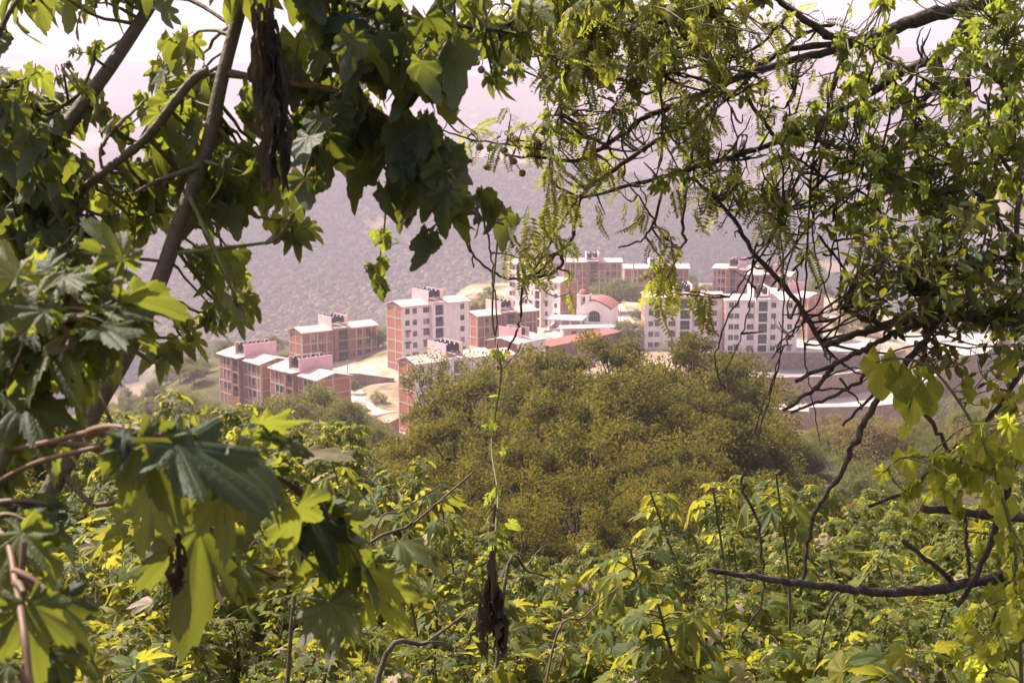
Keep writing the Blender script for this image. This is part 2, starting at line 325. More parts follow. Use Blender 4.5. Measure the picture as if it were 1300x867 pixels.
def wood(x, y):
    """how densely the far slopes are wooded, 0 to about 1.2"""
    return vnoise(x / 55 + 5, y / 80) * .5 + vnoise(x / 190, y / 300 + 3) * .5 + fbm(x / 25, y / 30, 2) * .3
def gz(x, y):
    """height of the ground"""
    x = np.asarray(x, float); y = np.asarray(y, float)
    left = np.interp(y, [-80, -5, 0, 4, 10, 20, 30, 60, 100, 150, 185, 212, 235, 262, 276, 300, 430, 520, 700, 950, 1100],
                     [25, 1, -1.75, -3.2, -5.6, -9.5, -13.8, -21.5, -26.5, -38, -50, -53, -52.2, -50.5, -48.2, -48, -48, -72, -120, -165, -168])
    right = np.interp(y, [-80, -5, 0, 4, 10, 20, 30, 60, 100, 150, 185, 240, 262, 292, 306, 430, 520, 700, 950, 1100],
                      [25, 1, -1.75, -3.2, -5.6, -9.5, -13.8, -21.5, -25.5, -36, -45, -58.5, -60.5, -59, -48.1, -48, -72, -120, -165, -168])
    left = left - 3.2 * sstep(-24, -42, x) * sstep(190, 235, y) * (1 - sstep(330, 420, y))
    b = sstep(30, 46, x - 0.02 * y)
    z = left * (1 - b) + right * b
    drop = sstep(0, 1, (-x - 62 - 0.05 * np.abs(y - 240)) / 90) * sstep(120, 190, y)
    behind = sstep(0, 60, y - 306) * sstep(0, 40, -x - 12) * (1 - sstep(430, 560, y))
    z = z - 60 * drop * (1 - sstep(700, 1000, y)) - 45 * behind
    rt = sstep(75, 190, x) * sstep(250, 330, y) * (1 - sstep(520, 900, y)); z = z - 22 * rt
    hill = np.interp(y, [1000, 1100, 1600, 2200, 2900, 3150, 3600, 4200, 4700, 5600, 7200, 9000, 14000], [0, 0, 46, 90, 132, 122, 195, 320, 350, 300, 280, 250, 250])
    sw = sstep(950, 1700, y)
    rid = 1 - np.abs(2 * vnoise(x / 420 + y / 900 + 3, y / 1500 + 9.5) - 1)
    big = fbm(x / 900 + 4, y / 1100, 4)
    z = z + hill + sw * (big * 150 + (rid - 0.5) * 150 + fbm(x / 150, y / 190, 3) * 52)
    z = z + sstep(3300, 4500, y) * (fbm(x / 1100 + 7, 2.3 + 0 * y, 4) * 240 + 25)
    z = z + sstep(2, 12, y) * fbm(x / 7, y / 7, 3) * 0.8 * (1 - sstep(140, 170, y))
    return z

# ================================================================== SETTING
def terrain():
    ys = np.unique(np.concatenate([np.linspace(-80, 0, 12), np.linspace(0, 60, 50), np.linspace(60, 200, 60), np.linspace(200, 330, 90),
                                   np.linspace(330, 620, 60), np.geomspace(620, 3600, 170), np.geomspace(3600, 14000, 90)]))
    t = np.linspace(-1, 1, 301)
    V = []
    for y in ys:
        half = 60 + 0.75 * max(y, 0)
        x = half * (0.55 * t + 0.45 * t ** 3)
        V.append(np.c_[x, np.full_like(x, y), gz(x, np.full_like(x, y))])
    V = np.array(V); n, m, _ = V.shape
    i = np.arange(n - 1)[:, None] * m; j = np.arange(m - 1)[None, :]
    q = np.stack([i + j, i + j + 1, i + m + j + 1, i + m + j], -1).reshape(-1, 4)
    mb = MB(); mb.add(V.reshape(-1, 3), [q], smooth=True, rnd=wood(V[..., 0].ravel(), V[..., 1].ravel()))
    m_, nn, o = newmat('hillside_ground')
    tc = node(nn, 'ShaderNodeTexCoord')
    sx = node(nn, 'ShaderNodeSeparateXYZ'); nn.links.new(tc.outputs['Object'], sx.inputs[0])
    def noise(scale, det=6):
        z = node(nn, 'ShaderNodeTexNoise', i_Scale=scale, i_Detail=det, i_Roughness=0.65); nn.links.new(tc.outputs['Object'], z.inputs['Vector']); return z
    def ramp(f, stops):
        r = node(nn, 'ShaderNodeValToRGB'); e = r.color_ramp.elements
        while len(e) < len(stops): e.new(0.5)
        for k, (p, c) in enumerate(stops): e[k].position = p; e[k].color = c4(c)
        nn.links.new(f, r.inputs[0]); return r
    near = ramp(noise(0.9).outputs['Fac'], [(0.3, (0.035, 0.03, 0.018)), (0.55, (0.07, 0.06, 0.03)), (0.75, (0.12, 0.10, 0.05))])
    town = ramp(noise(0.06).outputs['Fac'], [(0.36, (0.12, 0.11, 0.05)), (0.48, (0.30, 0.225, 0.15)), (0.64, (0.55, 0.43, 0.34))])
    wa = node(nn, 'ShaderNodeAttribute', attribute_name='rnd')
    wm = node(nn, 'ShaderNodeMath', operation='MULTIPLY_ADD'); wm.inputs[1].default_value = .35; nn.links.new(noise(0.05, 9).outputs['Fac'], wm.inputs[0]); nn.links.new(wa.outputs['Fac'], wm.inputs[2])
    far = ramp(wm.outputs[0], [(0.44, (0.30, 0.22, 0.13)), (0.53, (0.15, 0.125, 0.065)), (0.64, (0.055, 0.055, 0.03))])
    def mr(a, b):
        r = node(nn, 'ShaderNodeMapRange'); r.inputs[1].default_value = a; r.inputs[2].default_value = b; nn.links.new(sx.outputs[1], r.inputs[0]); return r
    veg = ramp(noise(0.16).outputs['Fac'], [(0.35, (0.05, 0.055, 0.02)), (0.55, (0.10, 0.09, 0.04)), (0.75, (0.19, 0.15, 0.08))])
    xr = node(nn, 'ShaderNodeMapRange'); xr.inputs[1].default_value = -56; xr.inputs[2].default_value = -44; nn.links.new(sx.outputs[0], xr.inputs[0])
    tv = node(nn, 'ShaderNodeMix', data_type='RGBA'); nn.links.new(xr.outputs[0], tv.inputs[0]); nn.links.new(veg.outputs[0], tv.inputs[6]); nn.links.new(town.outputs[0], tv.inputs[7])
    m1 = node(nn, 'ShaderNodeMix', data_type='RGBA'); nn.links.new(mr(165, 200).outputs[0], m1.inputs[0]); nn.links.new(near.outputs[0], m1.inputs[6]); nn.links.new(tv.outputs[2], m1.inputs[7])
    m2 = node(nn, 'ShaderNodeMix', data_type='RGBA'); nn.links.new(mr(440, 560).outputs[0], m2.inputs[0]); nn.links.new(m1.outputs[2], m2.inputs[6]); nn.links.new(far.outputs[0], m2.inputs[7])
    b = node(nn, 'ShaderNodeBsdfPrincipled', i_Roughness=0.95); b.inputs['Specular IOR Level'].default_value = 0.05
    nn.links.new(m2.outputs[2], b.inputs['Base Color']); nn.links.new(b.outputs[0], o.inputs[0])
    ob = mb.build('terrain', m_); tag(ob, kind='structure')
terrain()

def hillside_forest():
    """the far wood: tens of thousands of small crowns that read as one mass"""
    ico_v = []; g = (1 + 5 ** .5) / 2
    for a, b in ((1, g), (-1, g), (1, -g), (-1, -g)): ico_v += [(0, a, b), (a, b, 0), (b, 0, a)]
    ico_v = np.array(ico_v, float); ico_v /= np.linalg.norm(ico_v[0])
    fs = []
    for i in range(12):
        for j in range(i + 1, 12):
            for k in range(j + 1, 12):
                d = [np.linalg.norm(ico_v[p] - ico_v[q]) for p, q in ((i, j), (j, k), (i, k))]
                if max(d) < 1.06:
                    nrm = np.cross(ico_v[j] - ico_v[i], ico_v[k] - ico_v[i])
                    fs.append((i, j, k) if nrm @ ico_v[i] > 0 else (i, k, j))
    fs = np.array(fs)
    N = 165000
    y = np.exp(rng.uniform(np.log(620), np.log(3700), N)); x = rng.uniform(-0.5, 0.5, N) * (y + 80)
    keep = wood(x, y) > 0.37; x, y = x[keep], y[keep]; n = len(x)
    r = rng.uniform(1.8, 4.4, n) * (1 + 0.35 * (y > 1800)) * (0.55 + 0.5 * rng.random(n) ** 2 + .4 * vnoise(x / 70 + 8, y / 110))
    z = gz(x, y) + r * 0.45
    v = ico_v[None] * (1 + 0.55 * (rng.random((n, 12, 1)) - 0.5)) * r[:, None, None] * np.array((1, 1, 0.85)) + np.stack([x, y, z], -1)[:, None]
    f = fs[None] + (np.arange(n) * 12)[:, None, None]
    mb = MB(); mb.add(v.reshape(-1, 3), [f.reshape(-1, 3)], rnd=np.repeat(np.clip(.5 * rng.random(n) + .62 * vnoise(x / 95 + 2, y / 150) + .6 * (vnoise(x / 330, y / 520) - .5) - .05, 0, 1), 12))
    m, nn, o = newmat('far_wood')
    at = node(nn, 'ShaderNodeAttribute', attribute_name='rnd')
    rp = node(nn, 'ShaderNodeValToRGB'); e = rp.color_ramp.elements; e.new(0.5)
    for k, (p, c) in enumerate([(0.05, (0.018, 0.026, 0.012)), (0.5, (0.06, 0.064, 0.03)), (0.95, (0.22, 0.165, 0.085))]): e[k].position = p; e[k].color = c4(c)
    nn.links.new(at.outputs['Fac'], rp.inputs[0])
    b = node(nn, 'ShaderNodeBsdfPrincipled', i_Roughness=0.95); b.inputs['Specular IOR Level'].default_value = 0.05
    nn.links.new(rp.outputs[0], b.inputs['Base Color']); nn.links.new(b.outputs[0], o.inputs[0])
    ob = mb.build('hillside_forest', m); tag(ob, 'hazy wood of scrubby trees covering the mountain beyond the town', 'forest', kind='stuff')
hillside_forest()

# ---- haze: one even box of air round everything
def haze():
    mb = MB(); mb.box(-13000, 13000, -400, 15500, -420, 900)
    m, n, o = newmat('hazy_air')
    v = node(n, 'ShaderNodeVolumePrincipled'); v.inputs['Color'].default_value = (0.91, 0.81, 0.99, 1); v.inputs['Density'].default_value = 0.00043; v.inputs['Anisotropy'].default_value = 0.15
    n.links.new(v.outputs[0], o.inputs['Volume'])
    tag(mb.build('haze', m), 'thin lilac haze over the valley', 'haze', kind='stuff')
haze()

# ================================================================== APARTMENT BLOCKS
_win = {}
def window_mesh(w, h, dark=True):
    k = (round(w, 2), round(h, 2))
    if k not in _win:
        f = MB(); t = 0.07; y0, y1 = 0.09, 0.17
        f.box(-w / 2, -w / 2 + t, y0, y1, 0, h); f.box(w / 2 - t, w / 2, y0, y1, 0, h)
        f.box(-w / 2 + t, w / 2 - t, y0, y1, 0, t); f.box(-w / 2 + t, w / 2 - t, y0, y1, h - t, h)
        if w > 0.8: f.box(-t / 2, t / 2, y0 + .004, y1 - .004, t, h - t)
        g = MB(); g.box(-w / 2 + t, w / 2 - t, y0 + 0.03, y0 + 0.05, t, h - t)
        cu = MB(); cu.box(-w / 2 + t, w / 2 - t, y0 + 0.03, y0 + 0.05, t, h - t)
        _win[k] = (f.mesh('window_frame', M['frame']), g.mesh('window_pane', M['glass']), cu.mesh('curtained_pane', M['curtain']))
    return _win[k]
def add_window(parent, x, y, z, w, h, rz=0.0, curtain=False):
    f, g, cu = window_mesh(w, h)
    a = link('window', f, parent, (x, y, z)); a.rotation_euler = (0, 0, rz)
    q = link('pane', cu if curtain else g, a)
    if not curtain and random.random() < .3: q.material_slots[0].link = 'OBJECT'; q.material_slots[0].material = M['glass2']
    return a
def holed_wall(mb, p0, p1, z0, z1, holes, mat=0, depth=0.2):
    """an upright wall face from p0 to p1 (outside on its right-hand side) with openings and their reveals"""
    p0 = np.array(p0, float); p1 = np.array(p1, float); L = np.linalg.norm(p1 - p0); t = (p1 - p0) / L; nrm = np.array((t[1], -t[0]))
    xs = sorted({0.0, L, *[h[0] for h in holes], *[h[1] for h in holes]}); zs = sorted({z0, z1, *[h[2] for h in holes], *[h[3] for h in holes]})
    def pt(s, z, d=0.0):
        q = p0 + t * s - nrm * d; return (q[0], q[1], z)
    for a, b in zip(xs, xs[1:]):
        for c, d in zip(zs, zs[1:]):
            m = ((a + b) / 2, (c + d) / 2)
            if any(h[0] < m[0] < h[1] and h[2] < m[1] < h[3] for h in holes): continue
            mb.add([pt(a, c), pt(b, c), pt(b, d), pt(a, d)], [np.array([[0, 1, 2, 3]])], mat)
    for h in holes:
        a, b, c, d = h[:4]
        for e in (((a, c), (b, c)), ((b, c), (b, d)), ((b, d), (a, d)), ((a, d), (a, c))):
            (s0, w0), (s1, w1) = e
            mb.add([pt(s0, w0), pt(s0, w0, depth), pt(s1, w1, depth), pt(s1, w1)], [np.array([[0, 1, 2, 3]])], mat)
def gable_roof(x0, x1, D, H, rise, ov, th=0.16):
    mb = MB(); yf = -D / 2 - ov; yb = D / 2 + ov; s = rise / (D / 2)
    ze = H - ov * s + 0.02
    v = []
    for x in (x0, x1):
        v += [(x, yf, ze), (x, 0, H + rise + 0.02), (x, yb, ze), (x, yb, ze + th), (x, 0, H + rise + th + 0.02), (x, yf, ze + th)]
    mb.add(v, [np.array([(0, 1, 7, 6), (1, 2, 8, 7), (2, 3, 9, 8), (3, 4, 10, 9), (4, 5, 11, 10), (5, 0, 6, 11), (1, 0, 5, 4), (2, 1, 4, 3), (6, 7, 10, 11), (7, 8, 9, 10)])])
    return mb
_tank = None
def tank_mesh():
    global _tank
    if _tank is None:
        mb = MB(); r = 0.56
        pr = [(0, 0), (r, 0)]
        for i in range(5): pr += [(r, 0.05 + i * .24), (r * 1.04, 0.11 + i * .24), (r * 1.04, 0.2 + i * .24), (r, 0.25 + i * .24)]
        pr += [(r * .75, 1.42), (r * .36, 1.5), (r * .36, 1.6), (0, 1.62)]
        mb.lathe(pr, 14); _tank = mb.mesh('water_tank', M['tank'])
    return _tank

def block(name, label, corner, side, rz, W, D, floors, front, fh=2.5, gable='brick', group=None, tanks=4, plinth=False, lw=(.2, .4, .84), rw=(.17, .74), rise=0.85, curtains=0.12, seed=1, wallh=2.7):
    rr = random.Random(seed); rz = R(rz); H = floors * fh + 0.2
    off = np.array(((W / 2 if side == 'L' else -W / 2), D / 2))     # from the named front corner to the middle
    c, s = math.cos(rz), math.sin(rz)
    base = (corner[0] + c * off[0] - s * off[1], corner[1] + s * off[0] + c * off[1], corner[2] - H)
    root = thing(name, label, 'apartment block', base, rz, group)
    fm = M['white'] if front == 'white' else M['brownbrick']
    gm = M['brick'] if gable == 'brick' else M['white']
    bw = W * 0.2; ww = (W - bw) / 2; Z0 = -2.0
    win = []
    wall = MB()
    for k, (x0, fx) in enumerate(((-W / 2, lw), (bw / 2, rw))):
        x1 = x0 + ww; holes = []; gab = MB(); fr = MB()
        for fl in range(floors):
            z = fl * fh + 0.95
            for f in fx:
                w = 1.15 if f < 0.88 else 0.6
                h = 1.25; cx = f * ww
                holes.append((cx - w / 2, cx + w / 2, z, z + h)); win.append((x0 + cx, -D / 2, z, w, h, 0, rr.random() < curtains))
        if k == 0 and front == 'white':
            for fl in range(floors):
                z = fl * fh + 0.95; holes.append((ww - 0.62, ww - 0.12, z, z + 1.25)); win.append((x0 + ww - 0.37, -D / 2, z, 0.5, 1.25, 0, False))
        holed_wall(wall, (x0, -D / 2), (x1, -D / 2), Z0, H, holes)
        holed_wall(wall, (x1, D / 2), (x0, D / 2), Z0, H, [])
        for xe, sg in ((x0, -1), (x1, 1)):
            outer = (k == 0 and sg < 0) or (k == 1 and sg > 0)
            v = [(xe, -D / 2, Z0), (xe, D / 2, Z0), (xe, D / 2, H), (xe, 0, H + rise), (xe, -D / 2, H)]
            (gab if outer else wall).add(v, [np.array([[0, 1, 2, 3, 4][::(1 if sg > 0 else -1)]])])
            if outer and gable == 'brick':
                p = 0.05
                xa, xb = (xe - p, xe) if sg < 0 else (xe, xe + p)
                for yc in (-D / 2 + .17, -D * 0.04, D / 2 - .17):
                    fr.box(xa, xb, yc - .17, yc + .17, Z0, H if abs(yc) > 1 else H + rise - .12)
                ycs = [(-D / 2 + .34, -D * .04 - .17), (-D * .04 + .17, D / 2 - .34)]
                for fl in range(0, floors + 1):
                    for a, b in ycs: fr.box(xa, xb, a, b, fl * fh - 0.12, fl * fh + 0.14)
        if front != 'white':
            p = 0.05; y0 = -D / 2 - p; y1 = -D / 2
            cols = [x0 + .13, x0 + ww * .28, x0 + ww * (.5 if len(fx) > 1 else .62), x0 + ww * .80, x1 - .13]
            for xc in cols: fr.box(xc - .12, xc + .12, y0, y1, Z0, H)
            for fl in range(0, floors + 1):
                for a, b in zip(cols, cols[1:]): fr.box(a + .12, b - .12, y0, y1, fl * fh - .11, fl * fh + .13)
        ov = 0.45
        gab.build('gable_wall', gm, root)
        if fr.n: fr.build('concrete_frame', M['concrete'], root)
        gable_roof(x0 - (0.35 if k == 0 else 0), x1 + (0.35 if k == 1 else 0), D, H, rise, ov).build('roof', M['roof'], root)
    wall.build('wall', fm, root)
    hood = MB(); hood.add([(-.75, 0, 1.5), (.75, 0, 1.5), (.75, -.55, 1.28), (-.75, -.55, 1.28), (-.75, 0, 1.56), (.75, 0, 1.56), (.75, -.55, 1.34), (-.75, -.55, 1.34)], [np.array([(0, 3, 2, 1), (4, 5, 6, 7), (3, 7, 6, 2), (0, 4, 7, 3), (1, 2, 6, 5)])])
    hm = hood.mesh('hood', M['darkpaint'])
    for w in win:
        a = add_window(root, *w)
        if front == 'white' and w[3] > 1 and w[2] < 6 and rr.random() < .3: link('hood', hm, a)
    # stair bay with tall dark openings
    bay = MB(); yb = -D / 2 - 1.0; holes = []; ow = bw * 0.62
    for fl in range(floors):
        holes.append((bw * .24, bw * .24 + ow, fl * fh + 0.28, fl * fh + fh - 0.06 + (0.14 if fl == floors - 1 else 0)))
    x0, x1 = -bw / 2 + .01, bw / 2 - .01
    holed_wall(bay, (x0, yb), (x1, yb), Z0, H + .3, holes, depth=0.5)
    bay.add([(x0, -D / 2 + .3, Z0), (x0, yb, Z0), (x0, yb, H + .3), (x0, -D / 2 + .3, H + .3)], [np.array([[0, 1, 2, 3]])])
    bay.add([(x1, yb, Z0), (x1, -D / 2 + .3, Z0), (x1, -D / 2 + .3, H + .3), (x1, yb, H + .3)], [np.array([[0, 1, 2, 3]])])
    by = bay.build('stair_bay', fm, root)
    for h in holes:
        a = x0 + h[0]; pn = MB(); pn.box(a, a + ow, yb + .5, yb + .54, h[2], h[3]); pn.build('stairwell', M['shade_recess'], by)  # dark panel closing the opening, painted as the shade within
    for h in holes:
        rl = MB()
        for q in range(9):
            a = x0 + h[0] + .05 + (ow - .12) * q / 8; rl.box(a, a + .03, yb + .1, yb + .13, h[2], h[2] + .95)
        rl.box(x0 + h[0], x0 + h[0] + ow, yb + .09, yb + .14, h[2] + .95, h[2] + 1.0)
        rl.build('railing', M['frame'], by)
    br = MB()
    v = []
    for x in (-bw / 2 - .12, bw / 2 + .12):
        v += [(x, yb - .35, H + .33), (x, -D * .1, H + .75), (x, -D * .1, H + .9), (x, yb - .35, H + .48)]
    br.add(v, [np.array([(0, 1, 5, 4), (1, 2, 6, 5), (2, 3, 7, 6), (3, 0, 4, 7), (3, 2, 1, 0), (4, 5, 6, 7)])]); br.build('bay_roof', M['roof'], root)
    # tank screens and tanks over the stair
    ya, yc = -D * .47, D / 2 + 0.25
    zt = H + rise + wallh - 0.55
    for sx in (-1, 1):
        tw = MB(); xc = sx * (bw / 2 + .12); tw.box(xc - .1, xc + .1, ya, yc, H + .15, zt); tw.build('tank_screen', M['pink'], root)
    sl = MB(); sl.box(-bw / 2 - .02, bw / 2 + .02, ya + .1, yc - .1, H + rise - .1, H + rise + .1); sl.build('tank_slab', M['concrete'], root)
    for i in range(tanks):
        for sx in (-1, 1):
            link('water_tank', tank_mesh(), root, (sx * bw * .25, ya + .75 + (yc - ya - 1.5) * i / max(1, tanks - 1), H + rise + .1 + wallh - 2.2))
    if plinth:
        pl = MB(); pl.box(-W / 2 - .06, -bw / 2 - .02, -D / 2 - .06, -D / 2 - .004, Z0, .75); pl.box(bw / 2 + .02, W / 2 + .06, -D / 2 - .06, -D / 2 - .004, Z0, .75)
        pl.build('plinth', M['darkpaint'], root)
    return root

block('apartment_block', 'low brick block with pink tank screens, nearest the big lobed leaves at the far left', P(330.5, 463, 234), 'R', -50, 17, 7, 3, 'brick', lw=(.4, .62), rw=(.33, .6), seed=2)
block('apartment_block', 'half hidden low brick block with pink tank screens behind olive trees', P(403, 483, 219), 'R', -50, 17, 7, 3, 'brick', lw=(.4, .62), rw=(.4, .6), seed=3)
block('apartment_block', 'three-storey brown block with orange brick gable, left of the tall white tower', P(383, 422.9, 286), 'L', 39, 20.6, 6, 3, 'brick', fh=2.55, lw=(.38, .63), rw=(.4, .7), seed=4)
block('apartment_block', 'tall white tower with brick gable on its left, right of the brown brick block', P(510.8, 389.7, 267), 'L', 37, 17.5, 6.5, 5, 'white', lw=(.18, .45, .84), rw=(.74,), seed=5, curtains=0.2)
block('apartment_block', 'white tower with orange brick gable, partly covered by a thin dark tree in front', P(528, 462.7, 221), 'L', 37, 17, 6, 5, 'white', lw=(.18, .45, .84), rw=(.74,), seed=6)
block('apartment_block', 'low brown brick block between the tall white tower and the chapel, behind white houses', P(606, 401.7, 293), 'L', 37, 18, 6, 3, 'brick', lw=(.38, .63), rw=(.38, .63), seed=7)
block('apartment_block', 'white five-storey tower with brick gable turned right, just behind the chapel', P(711, 359, 320), 'R', -50, 16, 6.3, 5, 'white', seed=8)
block('apartment_block', 'white tower behind the chapel tower, only upper storeys showing left of the far brown blocks', P(692, 339, 343), 'R', -50, 16, 6.3, 5, 'white', seed=9)
block('apartment_block', 'far brown brick block behind the round tree, left of its twin', P(716, 333, 400), 'L', 0, 18.5, 7, 3, 'brick', lw=(.38, .63), rw=(.42, .68), seed=10, curtains=.3)
block('apartment_block', 'far brown brick block behind the paved court, right of the round tree', P(793, 341, 378), 'L', 0, 19.5, 7, 3, 'brick', lw=(.38, .63), rw=(.42, .68), seed=11, curtains=.3)
block('apartment_block', 'white five-storey facade with dark stairwell, beside the paved court, left of its twin', P(819, 378, 290), 'L', 0, 18.2, 8, 5, 'white', seed=12, tanks=3)
block('apartment_block', 'white five-storey facade above the stone retaining wall with dark red plinth', P(921.5, 381.5, 286), 'L', 0, 16.6, 8, 5, 'white', seed=13, tanks=3, plinth=True)
block('apartment_block', 'brick block showing above the roofs of the twin white facades', P(958, 343, 358), 'R', -28, 12.5, 7, 4, 'brick', lw=(.38, .63), rw=(.38, .63), seed=14)
block('apartment_block', 'brick block stepping down behind the right white facade, under hanging vines', P(1003, 351, 345), 'R', -28, 12.5, 7, 4, 'brick', lw=(.38, .63), rw=(.38, .63), seed=15)
block('apartment_block', 'grey-brown brick gable with concrete grid at the right end of the white facades', P(1026, 378, 303), 'R', -50, 16, 6.4, 4, 'brick', lw=(.38, .63), rw=(.38, .63), seed=16)

def house(name, label, corner, rz, W, D, H, wallm, gablem, roofm, rise=0.8, holes=(), tank=True):
    rz = R(rz); c, s = math.cos(rz), math.sin(rz)
    base = (corner[0] + c * W / 2 - s * D / 2, corner[1] + s * W / 2 + c * D / 2, corner[2] - H)
    root = thing(name, label, 'house', base, rz)
    wall = MB(); gab = MB(); hs = []
    for (f, z, w, h) in holes: hs.append((f * W - w / 2, f * W + w / 2, z, z + h))
    holed_wall(wall, (-W / 2, -D / 2), (W / 2, -D / 2), -2, H, hs); holed_wall(wall, (W / 2, D / 2), (-W / 2, D / 2), -2, H, [])
    for xe, sg in ((-W / 2, -1), (W / 2, 1)):
        v = [(xe, -D / 2, -2), (xe, D / 2, -2), (xe, D / 2, H), (xe, 0, H + rise), (xe, -D / 2, H)]
        gab = MB(); gab.add(v, [np.array([[0, 1, 2, 3, 4][::(1 if sg > 0 else -1)]])]); gab.build('gable_wall', M[gablem], root)
    wall.build('wall', M[wallm], root)
    gable_roof(-W / 2 - .35, W / 2 + .35, D, H, rise, .45).build('roof', M[roofm], root)
    for (f, z, w, h) in holes: add_window(root, (f - .5) * W, -D / 2, z, w, h)
    if tank:
        for sx in (-1, 1):
            t = MB(); t.box(sx * 1.3 - .1, sx * 1.3 + .1, -D * .3, D * .45, H + .1, H + rise + 1.9); t.build('tank_screen', M['pink'], root)
        for i in range(3): link('water_tank', tank_mesh(), root, (0, -D * .2 + i * 1.6, H + rise + .35))
    return root
house('house', 'small white house with brown brick gable, in front of the low brown block', P(656, 437, 255), 52, 10, 8, 5.6, 'white', 'brownbrick', 'roof', holes=((.22, 3.4, .9, 1.2), (.5, 3.4, .9, 1.2)))
house('house', 'pink-walled house behind the thin dark tree', P(612, 455, 243), 37, 8, 6.5, 5, 'pink', 'pink', 'roof', holes=((.3, 2.6, 1, 1.2), (.7, 2.6, 1, 1.2)), tank=False)
# long red shed
a, b = P(698, 440, 268), P(787, 427.5, 290)
L = float(np.hypot(*(b - a)[:2]))
root = thing('long_shed', 'long low shed with red roof above the tree canopy, below the chapel', 'shed', (a[0], a[1], a[2] - 3.2), math.atan2(b[1] - a[1], b[0] - a[0]))
w = MB(); ho = [(1.5 + i * 2.6, 2.9 + i * 2.6, .9, 2.3) for i in range(int((L - 2) / 2.6))]
holed_wall(w, (0, 0), (L, 0), -3, 3.2, ho); holed_wall(w, (L, 3.4), (0, 3.4), -3, 3.6, [])
w.add([(0, 3.4, -3), (0, 0, -3), (0, 0, 3.2), (0, 3.4, 3.6)], [np.array([[0, 1, 2, 3]])]); w.add([(L, 0, -3), (L, 3.4, -3), (L, 3.4, 3.6), (L, 0, 3.2)], [np.array([[0, 1, 2, 3]])])
w.build('wall', M['brownbrick'], root)
r_ = MB(); v = []
for x in (-.4, L + .4): v += [(x, -.6, 3.14), (x, 3.8, 3.66), (x, 3.8, 3.8), (x, -.6, 3.28)]
r_.add(v, [np.array([(0, 1, 5, 4), (1, 2, 6, 5), (2, 3, 7, 6), (3, 0, 4, 7), (3, 2, 1, 0), (4, 5, 6, 7)])]); r_.build('roof', M['redroof'], root)
for h in ho: add_window(root, (h[0] + h[1]) / 2, 0, .9, 1.4, 1.4)
pl = MB(); pl.box(-.2, L + .2, -1.1, -.8, -3.0, .6); pl.build('yard_wall', M['stone'], root)

